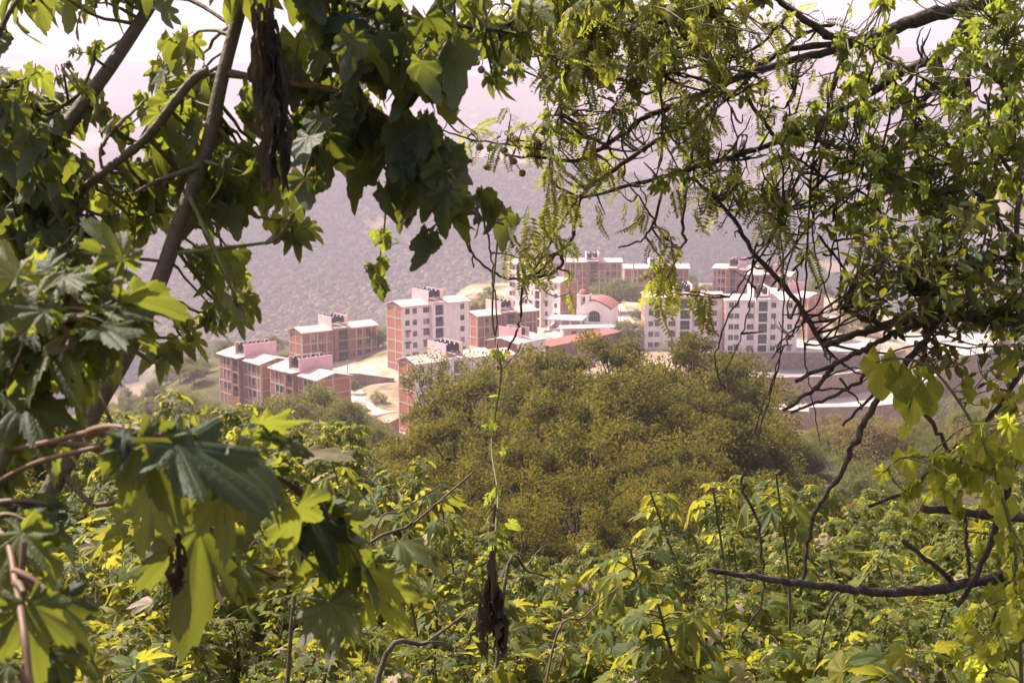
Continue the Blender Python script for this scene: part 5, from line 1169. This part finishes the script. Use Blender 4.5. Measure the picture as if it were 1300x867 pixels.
N.grow([(95, 385, 85, 42, 15, 2, .095, 1.85), (70, 430, 60, 35, 7, 2, .095, 1.75), (25, 560, 35, 35, 3, 2, .09, 1.75), (15, 460, 35, 45, 4, 2, .10, 1.8), (30, 690, 40, 50, 3, 2, .08, 1.6), (265, 600, 100, 45, 9, 2, .10, 1.95), (360, 640, 55, 45, 4, 2, .10, 2.2), (430, 715, 35, 55, 5, 2, .11, 2.3), (50, 810, 50, 45, 3, 2, .08, 1.5)], BIG, 'lobed', 'redstem', down=.45, face=-.5, tr=.0028, pet=.5)
# ---- hanging dry leaves
def dry_bunch(u, v0, v1, Y, w, n, label, seed, stalk_to):
    g = np.random.default_rng(seed); t = P(u, v0, Y); b = P(u, v1, Y); L = float(t[2] - b[2])
    root = thing('dry_leaf_bunch', label, 'dry leaves', t)
    a = stalk_to
    m = MB(); m.tube(curve(a, t + (0, 0, .01), .02, 6), .004, 5); m.build('stalk', M['bark'], root, t)
    for k in range(n):
        top = t + np.array((g.normal(0, w * .16), g.normal(0, w * .16), -L * g.uniform(0, .62) if k else 0)); ln = L * g.uniform(.35, .75) if k else L * .8
        ln = min(ln, top[2] - b[2]); ns = 14; nc = 7
        s = np.linspace(0, 1, ns); half = w * g.uniform(.18, .36) * np.sin(np.pi * np.clip(s * .93 + .06, 0, 1)) ** .7
        ph = g.uniform(0, 6.28) + g.normal(0, 1.6) * s + .3 * np.sin(s * 9 + g.uniform(0, 6))
        cx = np.cumsum(g.normal(0, w * .05, ns)); cy = np.cumsum(g.normal(0, w * .05, ns))
        V = []; ve = []
        for i in range(ns):
            for j in range(nc):
                q = j / (nc - 1) * 2 - 1; curl = (q * q) * g.uniform(.3, .9) + .12 * math.sin(q * 7 + i); 
                lx = q * half[i] * .75; ly = curl * half[i] + g.normal(0, half[i] * .10)
                V.append(top + np.array((cx[i] + lx * math.cos(ph[i]) - ly * math.sin(ph[i]), cy[i] + lx * math.sin(ph[i]) + ly * math.cos(ph[i]), -ln * s[i] - abs(q) * half[i] * .2))); ve.append(1 - abs(q))
        i = np.arange(ns - 1)[:, None] * nc; j = np.arange(nc - 1)[None, :]
        f = np.stack([i + j, i + j + 1, i + nc + j + 1, i + nc + j], -1).reshape(-1, 4)
        f = f[g.random(len(f)) > .11]
        q_ = MB(); q_.add(np.array(V), [f], 0, vein=ve, rnd=g.random(), smooth=True); q_.build('dry_leaf', M['dry'], root, t)
dry_bunch(338, -20, 245, 2.6, .07, 20, 'long shrivelled brown leaf bunch hanging beside the slanting stem at top', 1, P(330, -60, 2.9))
dry_bunch(626, 688, 838, 3.6, .085, 10, 'shrivelled brown leaf bunch hanging low in the middle, in front of the thicket', 2, P(628, 640, 3.6))
dry_bunch(222, 672, 762, 1.9, .035, 5, 'small black-brown withered leaf twist hanging in front of the big backlit leaf', 3, P(215, 590, 1.98))
dry_bunch(112, 262, 330, 2.9, .08, 7, 'dark withered leaf clump among the leaves at left, under the upper stem', 4, P(110, 238, 2.95))

# ---- right: feathery-leaved tree with dark tangled limbs
C = Frame('feathery_tree', 'dark tangled tree reaching in from the top right, with feathery yellow-green leaves', 'tree', (3.2, 6.4, -4.2), 'bark')
pC = smooth_path([C.base + (0, 0, -.5), C.base + (-.1, -.1, 2.2), P(1420, 60, 5.6), P(1330, -30, 5.3)], 8)
m = MB(); m.tube(pC, np.linspace(.11, .06, len(pC)), 12); m.build('trunk', M['bark'], C.root, C.base); C.pts.append(pC[-6:])
px = lambda d, Y=5: d * Y / 1590 / 2          # a width in photo pixels as a radius in metres
for path, a, b in [
    ([(1330, -30, 5.3), (1255, 0, 5.2), (1224, 10, 5.15), (1171, 23, 5.1), (1111, 47, 5.05), (1077, 54, 5.0)], 24, 16),
    ([(1077, 54, 5.0), (1050, 45, 5.0), (1030, 30, 4.9), (1000, 10, 4.9), (960, -20, 4.8)], 12, 8),
    ([(1090, 54, 5.0), (1055, 65, 5.0), (1004, 77, 4.95), (937, 100, 4.9), (870, 130, 4.8), (819, 149, 4.75), (789, 172, 4.7), (735, 203, 4.65), (690, 200, 4.6), (640, 197, 4.6)], 12, 3),
    ([(1084, 56, 5.0), (1004, 62, 5.0), (960, 85, 5.0), (925, 105, 5.0), (870, 160, 4.9), (840, 175, 4.9), (780, 215, 4.8), (740, 245, 4.8), (729, 290, 4.75), (725, 304, 4.75), (709, 320, 4.75), (679, 329, 4.75)], 9, 4),
    ([(709, 320, 4.75), (690, 340, 4.75), (665, 358, 4.75), (661, 401, 4.75), (654, 426, 4.75), (638, 455, 4.75)], 4, 3),
    ([(709, 320, 4.75), (714, 336, 4.75), (693, 350, 4.75), (654, 355, 4.75), (630, 348, 4.75), (600, 322, 4.75), (585, 292, 4.75), (575, 262, 4.7)], 5, 2),
    ([(665, 359, 4.75), (685, 330, 4.7), (709, 290, 4.7), (730, 255, 4.7), (770, 225, 4.75)], 3, 2),
    ([(1231, 15, 5.15), (1204, 64, 5.0), (1191, 77, 5.0), (1148, 90, 4.95), (1077, 137, 4.9), (1037, 154, 4.85), (997, 177, 4.8), (927, 200, 4.75), (870, 217, 4.7), (800, 235, 4.7), (740, 250, 4.7), (700, 232, 4.7)], 13, 3),
    ([(1191, 77, 5.0), (1191, 100, 4.95), (1171, 130, 4.9), (1151, 167, 4.85), (1117, 217, 4.8), (1101, 241, 4.8)], 11, 6),
    ([(1228, 12, 5.15), (1228, 100, 5.0), (1228, 147, 5.0), (1218, 200, 4.95), (1208, 267, 4.9), (1195, 330, 4.85), (1180, 400, 4.8)], 11, 6),
    ([(1231, 15, 5.15), (1245, 77, 5.05), (1271, 104, 5.0), (1285, 140, 5.0), (1286, 180, 5.0)], 13, 9),
    ([(947, 95, 5.0), (950, 124, 4.9), (980, 170, 4.85), (1004, 197, 4.8), (1030, 214, 4.8), (1064, 240, 4.8)], 6, 3),
    ([(1330, 205, 5.0), (1301, 201, 5.0), (1240, 207, 4.9), (1171, 212, 4.9)], 5, 4),
    ([(1077, 54, 5.0), (1060, 100, 5.0), (1050, 150, 5.0), (1040, 220, 4.9), (1030, 290, 4.9)], 8, 4),
    ([(1110, 47, 5.05), (1130, 90, 5.0), (1155, 140, 5.0), (1200, 180, 5.0), (1205, 185, 5)], 5, 4),
    ([(870, 130, 4.8), (880, 180, 4.8), (872, 230, 4.8), (866, 290, 4.8), (871, 304, 4.8), (864, 315, 4.8), (855, 336, 4.8), (845, 357, 4.8)], 5, 3),
    ([(864, 315, 4.8), (855, 312, 4.8), (836, 290, 4.8), (815, 255, 4.75), (790, 225, 4.75)], 4, 2),
    ([(842, 240, 4.7), (829, 285, 4.7), (813, 306, 4.7), (785, 315, 4.7)], 4, 2),
    ([(957, 322, 4.6), (1004, 374, 4.55), (1046, 440, 4.5)], 6, 7),
    ([(880, 225, 4.7), (925, 270, 4.65), (957, 322, 4.6)], 4, 6),
    ([(560, 165, 4.6), (600, 178, 4.6), (650, 185, 4.6), (700, 190, 4.6)], 2, 3),
    ([(572, 70, 4.5), (640, 70, 4.5), (700, 72, 4.6), (760, 88, 4.7), (820, 120, 4.75)], 3, 4),
    ([(880, 0, 4.8), (850, 60, 4.7), (840, 110, 4.7), (842, 170, 4.7)], 5, 3),
    ([(960, -20, 4.8), (880, 20, 4.7), (800, 30, 4.6), (720, 20, 4.6), (640, 5, 4.6)], 7, 3),
    ([(700, -30, 4.6), (745, 30, 4.6), (748, 60, 4.6), (715, 105, 4.6), (712, 150, 4.6)], 4, 3)]:
    C.limb(path, px(a * .95), px(b * .9), jit=.0025)
for path, a, b in [   # thin bare twigs and trailing shoots
    ([(961, 310, 4.6), (947, 365, 4.6), (923, 405, 4.6), (909, 448, 4.6), (911, 477, 4.6), (921, 494, 4.6)], 3, 2), ([(958, 330, 4.6), (954, 370, 4.6), (945, 417, 4.6), (928, 458, 4.6), (914, 477, 4.6)], 2.5, 1.5),
    ([(985, 240, 4.7), (992, 310, 4.7), (995, 382, 4.7), (990, 453, 4.7), (978, 501, 4.7), (960, 560, 4.7)], 3, 2), ([(1030, 220, 4.7), (1026, 310, 4.7), (1021, 382, 4.7), (1004, 425, 4.7), (988, 458, 4.7), (971, 510, 4.7), (950, 570, 4.7)], 3.5, 2),
    ([(1020, 280, 4.7), (997, 346, 4.7), (988, 370, 4.7)], 3, 2), ([(1010, 340, 4.7), (1019, 405, 4.7), (1023, 463, 4.7), (1031, 501, 4.7), (1040, 560, 4.7)], 3, 1.5), ([(1030, 240, 4.7), (1033, 310, 4.7), (1045, 358, 4.7), (1057, 396, 4.7)], 3, 2),
    ([(1100, 355, 4.7), (1078, 370, 4.7), (1031, 403, 4.7), (995, 429, 4.7), (980, 455, 4.7)], 4, 2.5), ([(1062, 250, 4.7), (1057, 315, 4.7), (1050, 353, 4.7), (1035, 367, 4.7)], 3, 2), ([(1040, 300, 4.7), (1060, 325, 4.7), (1076, 347, 4.7)], 4, 4),
    ([(990, 270, 4.6), (976, 310, 4.6), (945, 353, 4.6), (926, 377, 4.6)], 3, 2.5), ([(1050, 150, 4.8), (1010, 240, 4.8), (990, 300, 4.8), (960, 380, 4.8)], 4, 2), ([(1100, 110, 4.8), (1075, 200, 4.8), (1062, 290, 4.8), (1068, 350, 4.8)], 4, 2),
    ([(1130, 140, 4.8), (1110, 260, 4.8), (1100, 330, 4.8)], 4, 3), ([(1010, 90, 4.9), (1000, 180, 4.8), (1015, 280, 4.8)], 3, 2), ([(1170, 60, 4.9), (1160, 160, 4.8), (1180, 260, 4.8), (1172, 330, 4.8)], 4, 2), ([(1250, 120, 4.9), (1262, 240, 4.8), (1240, 330, 4.8)], 5, 3),
    ([(900, 90, 4.8), (930, 150, 4.8), (935, 230, 4.8), (915, 290, 4.8)], 3, 2), ([(820, 60, 4.7), (790, 120, 4.7), (760, 160, 4.7), (755, 210, 4.7)], 3, 2), ([(1000, 20, 4.9), (960, 60, 4.9), (905, 80, 4.9), (850, 90, 4.9)], 5, 3), ([(1060, 30, 5), (1010, 50, 5), (930, 120, 4.9), (880, 165, 4.9)], 6, 3),
    ([(940, 30, 4.9), (925, 90, 4.9), (900, 170, 4.8), (903, 240, 4.8)], 3, 2), ([(1090, 240, 4.8), (1040, 275, 4.8), (985, 345, 4.8)], 4, 3), ([(1300, 60, 5), (1250, 100, 5), (1190, 180, 4.9), (1120, 250, 4.8)], 4, 2),
    ([(605, 245, 4.6), (620, 300, 4.6), (625, 345, 4.6), (630, 400, 4.6), (632, 470, 4.6)], 3, 2), ([(592, 300, 4.6), (600, 320, 4.6), (601, 340, 4.6)], 3, 2), ([(575, 262, 4.7), (560, 200, 4.6), (566, 160, 4.6), (585, 140, 4.6)], 2, 1.5)]:
    C.limb(path, px(a * .9, 4.7), px(b * .9, 4.7), name='twig', k=5, jit=.003)
C.grow([(660, 25, 50, 30, 9, 5, .09, 4.6), (760, 28, 70, 32, 16, 6, .10, 4.65), (850, 30, 60, 34, 14, 6, .10, 4.7), (930, 50, 60, 40, 10, 5, .10, 4.8), (710, 110, 45, 40, 10, 5, .10, 4.6), (785, 105, 50, 45, 12, 5, .10, 4.65), (690, 185, 50, 35, 10, 4, .10, 4.6), (770, 195, 55, 40, 9, 4, .10, 4.7),
        (620, 165, 40, 35, 7, 3, .08, 4.6), (850, 130, 50, 50, 11, 5, .10, 4.7), (900, 210, 55, 45, 14, 5, .10, 4.7), (965, 240, 60, 50, 14, 5, .10, 4.75), (1020, 130, 60, 60, 9, 4, .10, 4.85), (1010, 40, 60, 30, 8, 4, .10, 4.9), (900, 160, 40, 30, 7, 4, .10, 4.7), (1010, 300, 45, 30, 7, 3, .10, 4.7), (1060, 220, 40, 40, 7, 4, .10, 4.75), (800, 255, 50, 25, 5, 3, .09, 4.7)],
       FROND, 'frond', 'bark', down=.45, tr=.003)
C.grow([(690, 270, 28, 35, 7, 4, .12, 4.7), (672, 320, 25, 25, 4, 3, .11, 4.7), (850, 320, 18, 25, 4, 4, .12, 4.75), (838, 365, 20, 20, 4, 4, .13, 4.8), (725, 340, 10, 40, 3, 3, .07, 4.75)], FROND, 'frond', 'bark', name='hanging_sprays', down=.85, tr=.003)
C.grow([(660, 60, 40, 35, 7, 4, .07, 4.6), (730, 75, 50, 40, 10, 4, .07, 4.6), (800, 60, 50, 40, 10, 4, .07, 4.6), (880, 90, 50, 50, 10, 4, .07, 4.7), (760, 0, 120, 25, 16, 5, .08, 4.6), (700, 165, 40, 30, 5, 3, .06, 4.6), (900, 5, 80, 25, 10, 5, .08, 4.7)], SML + ELM, 'frond', 'greenstem', name='crown', down=.6, tr=.003, num=2.0, sz=.8)
C.grow([(1040, 200, 110, 130, 95, 0, .05, 4.75), (1000, 330, 70, 120, 40, 0, .05, 4.7), (1180, 160, 100, 130, 85, 0, .05, 4.8), (880, 170, 110, 80, 60, 0, .05, 4.75), (760, 170, 90, 80, 40, 0, .05, 4.7), (1090, 420, 60, 70, 22, 0, .05, 4.5), (1230, 300, 70, 120, 40, 0, .05, 4.6), (960, 60, 110, 50, 40, 0, .05, 4.8)], FROND, 'frond', 'bark', tr=.0038)  # leafless twigs alone, built under the default crown name
C.grow([(960, 90, 70, 60, 14, 5, .045, 4.8), (1010, 200, 70, 70, 16, 5, .045, 4.8), (920, 220, 60, 50, 12, 5, .045, 4.7), (1060, 270, 50, 40, 8, 4, .045, 4.7), (850, 200, 50, 40, 8, 4, .045, 4.7)], OVAL + SML, 'vine', 'bark', down=.4, tr=.0025)
def balls(fr, spots, r):
    for (u, v, Y) in spots:
        c = P(u, v, Y); m = MB(); th = np.linspace(0, math.pi, 9); m.lathe([(max(r * math.sin(t), 0) * (1 + .08 * rng.normal()), -r * math.cos(t)) for t in th], 12, c - fr.base)
        b = fr.nearest(c); m.tube(curve(b - fr.base, c - fr.base, -.05, 5), .0018, 4); m.build('seed_ball', M['pod'], fr.root)
balls(C, [(561, 71, 4.5), (566, 88, 4.5), (602, 64, 4.5), (611, 89, 4.5), (628, 62, 4.5), (605, 79, 4.5), (1012, 31, 4.9), (609, 187, 4.6), (622, 188, 4.6), (676, 195, 4.6), (652, 205, 4.6), (692, 160, 4.6), (618, 212, 4.6), (683, 182, 4.6), (663, 220, 4.6), (690, 168, 4.6), (730, 145, 4.6), (655, 178, 4.6), (640, 192, 4.6)], .0135)

# ---- right: creeper with thin bright leaves climbing through the tree
V_ = Frame('climbing_vine', 'backlit creeper with thin yellow-green leaves climbing in the tree at upper right', 'vine', (2.5, 5.6, -4.3), 'greenstem')
V_.limb([(1440, 900, 5.4), (1400, 500, 5.2), (1330, 300, 5.0), (1270, 200, 4.9), (1200, 120, 4.85), (1120, 70, 4.8), (1060, 40, 4.8)], .012, .004, name='stem')
V_.limb([(1330, 300, 5.0), (1240, 260, 4.8), (1150, 230, 4.7), (1080, 190, 4.7)], .007, .003, name='stem')
V_.limb([(1270, 200, 4.9), (1290, 100, 4.8), (1260, 20, 4.8)], .006, .003, name='stem')
V_.grow([(1105, 95, 50, 50, 11, 4, .10, 4.75), (1180, 165, 60, 60, 15, 4, .10, 4.75), (1250, 75, 60, 70, 14, 4, .10, 4.8), (1265, 215, 50, 60, 14, 4, .105, 4.8), (1130, 220, 50, 50, 12, 4, .10, 4.7), (1060, 175, 40, 50, 6, 3, .10, 4.7), (1205, 270, 70, 30, 12, 4, .10, 4.75), (1100, 285, 40, 25, 5, 3, .09, 4.7), (1000, 170, 30, 30, 3, 3, .09, 4.7), (1310, 120, 40, 150, 16, 4, .11, 4.9), (1200, -20, 120, 30, 14, 4, .1, 4.9)],
        HEART + SML + SML, 'vine', 'greenstem', down=.6, face=.6, tr=.0025, sz=.5, num=2.6)

# ---- right: dense bush of small oval leaves with broken dark branches
D = Frame('oval_leaf_tree', 'dense dark tree with small oval leaves and broken dead branches at the right edge', 'tree', (2.3, 4.5, -3.9), 'bark')
pD = smooth_path([D.base + (0, 0, -.5), P(1420, 800, 4.4), P(1360, 560, 4.35), P(1330, 430, 4.3), P(1270, 404, 4.25), P(1171, 402, 4.2)], 7)
m = MB(); m.tube(pD, np.linspace(.05, .018, len(pD)), 10); m.build('trunk', M['bark'], D.root, D.base); D.pts.append(pD[16:])
for path, a, b in [
    ([(1171, 402, 4.2), (1124, 414, 4.2), (1085, 425, 4.2), (1060, 435, 4.2), (1046, 438, 4.2)], 12, 9), ([(1180, 404, 4.2), (1143, 420, 4.15), (1110, 437, 4.1), (1077, 454, 4.1), (1010, 484, 4.05)], 11, 6),
    ([(1062, 460, 4.1), (1050, 475, 4.1), (1030, 498, 4.1), (994, 521, 4.1)], 8, 5), ([(1108, 440, 4.1), (1100, 455, 4.1), (1097, 477, 4.1), (1070, 497, 4.1), (1030, 513, 4.1), (1004, 524, 4.1)], 8, 4),
    ([(1191, 405, 4.2), (1171, 437, 4.15), (1137, 477, 4.1), (1104, 524, 4.05), (1085, 565, 4.0), (1062, 610, 4.0), (1036, 646, 4.0), (1026, 689, 4.0), (1016, 755, 4.0)], 12, 5), ([(1172, 410, 4.2), (1175, 440, 4.2), (1164, 504, 4.2), (1184, 537, 4.15), (1204, 574, 4.1), (1221, 643, 4.1), (1228, 696, 4.1), (1231, 732, 4.1)], 9, 5),
    ([(1340, 430, 4.3), (1300, 470, 4.2), (1261, 524, 4.15), (1208, 574, 4.1), (1158, 620, 4.1), (1102, 643, 4.1)], 9, 5), ([(1137, 477, 4.12), (1110, 500, 4.1), (1070, 540, 4.05)], 7, 4),
    ([(1360, 700, 4.2), (1300, 722, 4.1), (1234, 739, 4.05), (1168, 749, 4.0), (1102, 750, 3.95), (1055, 745, 3.9), (1002, 739, 3.85), (953, 732, 3.8), (897, 724, 3.75)], 20, 7), ([(1360, 664, 4.0), (1300, 659, 3.95), (1251, 653, 3.9), (1171, 645, 3.85)], 14, 11),
    ([(1211, 741, 4.05), (1175, 708, 4.0), (1145, 686, 4.0)], 9, 6), ([(1330, 520, 4.2), (1290, 580, 4.0), (1274, 640, 3.95), (1251, 706, 3.95), (1214, 769, 3.95)], 13, 8), ([(1360, 690, 4.1), (1284, 736, 4.0), (1264, 779, 3.95), (1254, 835, 3.9)], 6, 4),
    ([(943, 600, 4.0), (943, 623, 4.0), (963, 666, 4.0), (969, 726, 4.0), (966, 765, 4.0), (940, 812, 4.0)], 5, 3), ([(1124, 414, 4.2), (1090, 400, 4.15), (1065, 390, 4.1)], 8, 7), ([(1066, 480, 4.1), (1085, 505, 4.1), (1095, 520, 4.1)], 4, 2),
    ([(1195, 330, 4.85), (1190, 360, 4.5), (1185, 400, 4.25)], 8, 8), ([(1234, 241, 4.6), (1260, 262, 4.6), (1272, 290, 4.6), (1310, 320, 4.5)], 10, 12), ([(1318, 60, 4.6), (1290, 300, 4.4), (1262, 330, 4.4), (1200, 350, 4.3), (1160, 375, 4.2)], 10, 6)]:
    D.limb(path, px(a * .85, 4.1), px(b * .85, 4.1), jit=.003)
D.grow([(1130, 335, 55, 40, 26, 10, .058, 4.2), (1200, 330, 60, 45, 28, 10, .058, 4.25), (1270, 345, 50, 50, 26, 10, .06, 4.3), (1100, 370, 28, 30, 10, 9, .055, 4.15), (1185, 395, 70, 32, 26, 10, .058, 4.2), (1265, 425, 50, 35, 18, 10, .06, 4.25), (1130, 290, 60, 25, 14, 9, .055, 4.2), (1240, 285, 60, 25, 14, 9, .058, 4.3), (1200, 455, 40, 15, 6, 6, .06, 4.2), (1240, 470, 40, 20, 6, 6, .06, 4.2), (1330, 350, 50, 80, 20, 9, .06, 4.3)],
       OVAL, 'oval', 'bark', down=.25, face=.4, tr=.0025, num=1.15, sz=.78)

# ---- right: gourd-like creeper with big bright leaves hanging on the broken branches
W = Frame('hanging_creeper', 'creeper with large bright yellow backlit leaves hanging below the broken branches', 'vine', (1.35, 3.75, -3.6), 'greenstem')
W.limb([(1300, 1000, 3.7), (1290, 720, 3.75), (1262, 600, 3.8), (1230, 530, 3.85), (1185, 470, 3.9), (1140, 455, 3.95), (1112, 460, 3.95)], .007, .003, name='stem')
W.limb([(1185, 470, 3.9), (1160, 500, 3.9), (1150, 540, 3.9)], .004, .002, name='stem')
W.limb([(1262, 600, 3.8), (1210, 585, 3.8), (1150, 580, 3.8), (1120, 600, 3.8)], .004, .002, name='stem')
for i, (b, t, up) in enumerate([((1118, 462, 3.95), (1112, 550, 3.9), (.1, .9, .2)), ((1140, 478, 3.93), (1152, 552, 3.9), (-.2, .9, .3)), ((1160, 505, 3.9), (1148, 592, 3.88), (.2, .9, .1)), ((1176, 492, 3.9), (1186, 560, 3.88), (.3, .85, .2)), ((1168, 470, 3.9), (1196, 488, 3.9), (0, .7, .6)), ((1150, 545, 3.9), (1128, 575, 3.9), (0, .8, .4)),
    ((1250, 560, 3.82), (1228, 622, 3.8), (.2, .9, .2)), ((1266, 585, 3.8), (1292, 650, 3.78), (-.2, .9, .3)), ((1236, 600, 3.8), (1258, 662, 3.8), (0, .9, .3)), ((1195, 583, 3.8), (1172, 628, 3.8), (.3, .8, .4)), ((1150, 580, 3.8), (1165, 640, 3.8), (0, .9, .2)), ((1122, 598, 3.8), (1108, 640, 3.8), (.2, .9, .2)), ((1285, 470, 3.9), (1262, 500, 3.9), (0, .8, .5)), ((1240, 540, 3.85), (1218, 560, 3.85), (0, .8, .5)), ((1290, 560, 3.8), (1310, 620, 3.8), (0, .9, .2)), ((1275, 640, 3.78), (1262, 700, 3.75), (.1, .9, .2))]):
    W.leaf(b, t, HEART[i % 3], 'creeper', up, None, rm='greenstem', wid=.56)
W.grow([(1260, 580, 50, 50, 10, 3, .10, 3.8), (1170, 590, 50, 30, 6, 3, .08, 3.8), (1240, 500, 50, 20, 5, 3, .07, 3.85), (1290, 720, 50, 60, 14, 3, .10, 3.8), (1270, 820, 60, 50, 14, 3, .10, 3.7), (1190, 640, 50, 40, 8, 3, .08, 3.8), (1290, 500, 40, 50, 8, 3, .09, 3.9)], HEART, 'creeper', 'greenstem', down=.75, face=.8, tr=.0025, sz=.5)
# ---- thin creepers hanging in the middle
X_ = Frame('hanging_vine', 'thin leafy vine hanging against the mountain, left of the tall white tower', 'vine', P(490, 230, 3.0), 'greenstem')
X_.limb([(492, 215, 3.0), (488, 290, 3.0), (482, 330, 3.0), (480, 372, 3.0)], .0025, .0015, name='stem', k=5)
X_.grow([(484, 300, 8, 14, 3, 3, .03, 3.0), (480, 345, 8, 20, 5, 3, .03, 3.0), (480, 368, 6, 6, 2, 2, .03, 3.0)], HEART, 'vine', 'greenstem', down=.5, tr=.0012)
Y_ = Frame('hanging_vine', 'pale trailing vine hanging through the middle, in front of the olive canopy', 'vine', P(640, 300, 4.2), 'greenstem')
Y_.limb([(632, 300, 4.3), (625, 400, 4.3), (636, 470, 4.3), (628, 530, 4.3), (624, 570, 4.2), (632, 625, 4.0), (630, 660, 3.8), (628, 690, 3.7)], .004, .003, name='stem', k=6)
Y_.limb([(628, 502, 4.3), (610, 500, 4.3), (596, 501, 4.3)], .003, .002, name='tendril', k=5); Y_.limb([(636, 470, 4.3), (656, 448, 4.3), (662, 435, 4.3)], .003, .002, name='tendril', k=5); Y_.limb([(632, 625, 4.0), (612, 655, 4.0), (600, 650, 4.0)], .0025, .0015, name='tendril', k=5)
Y_.grow([(632, 455, 16, 10, 4, 3, .05, 4.3), (633, 505, 8, 10, 2, 3, .04, 4.3), (625, 548, 12, 10, 3, 3, .045, 4.2), (640, 568, 10, 6, 2, 2, .05, 4.1), (628, 630, 14, 12, 3, 3, .055, 3.9), (640, 670, 22, 15, 5, 3, .06, 3.75), (628, 690, 25, 10, 4, 3, .06, 3.7)], HEART, 'vine', 'greenstem', down=.5, tr=.0015, sz=.5)
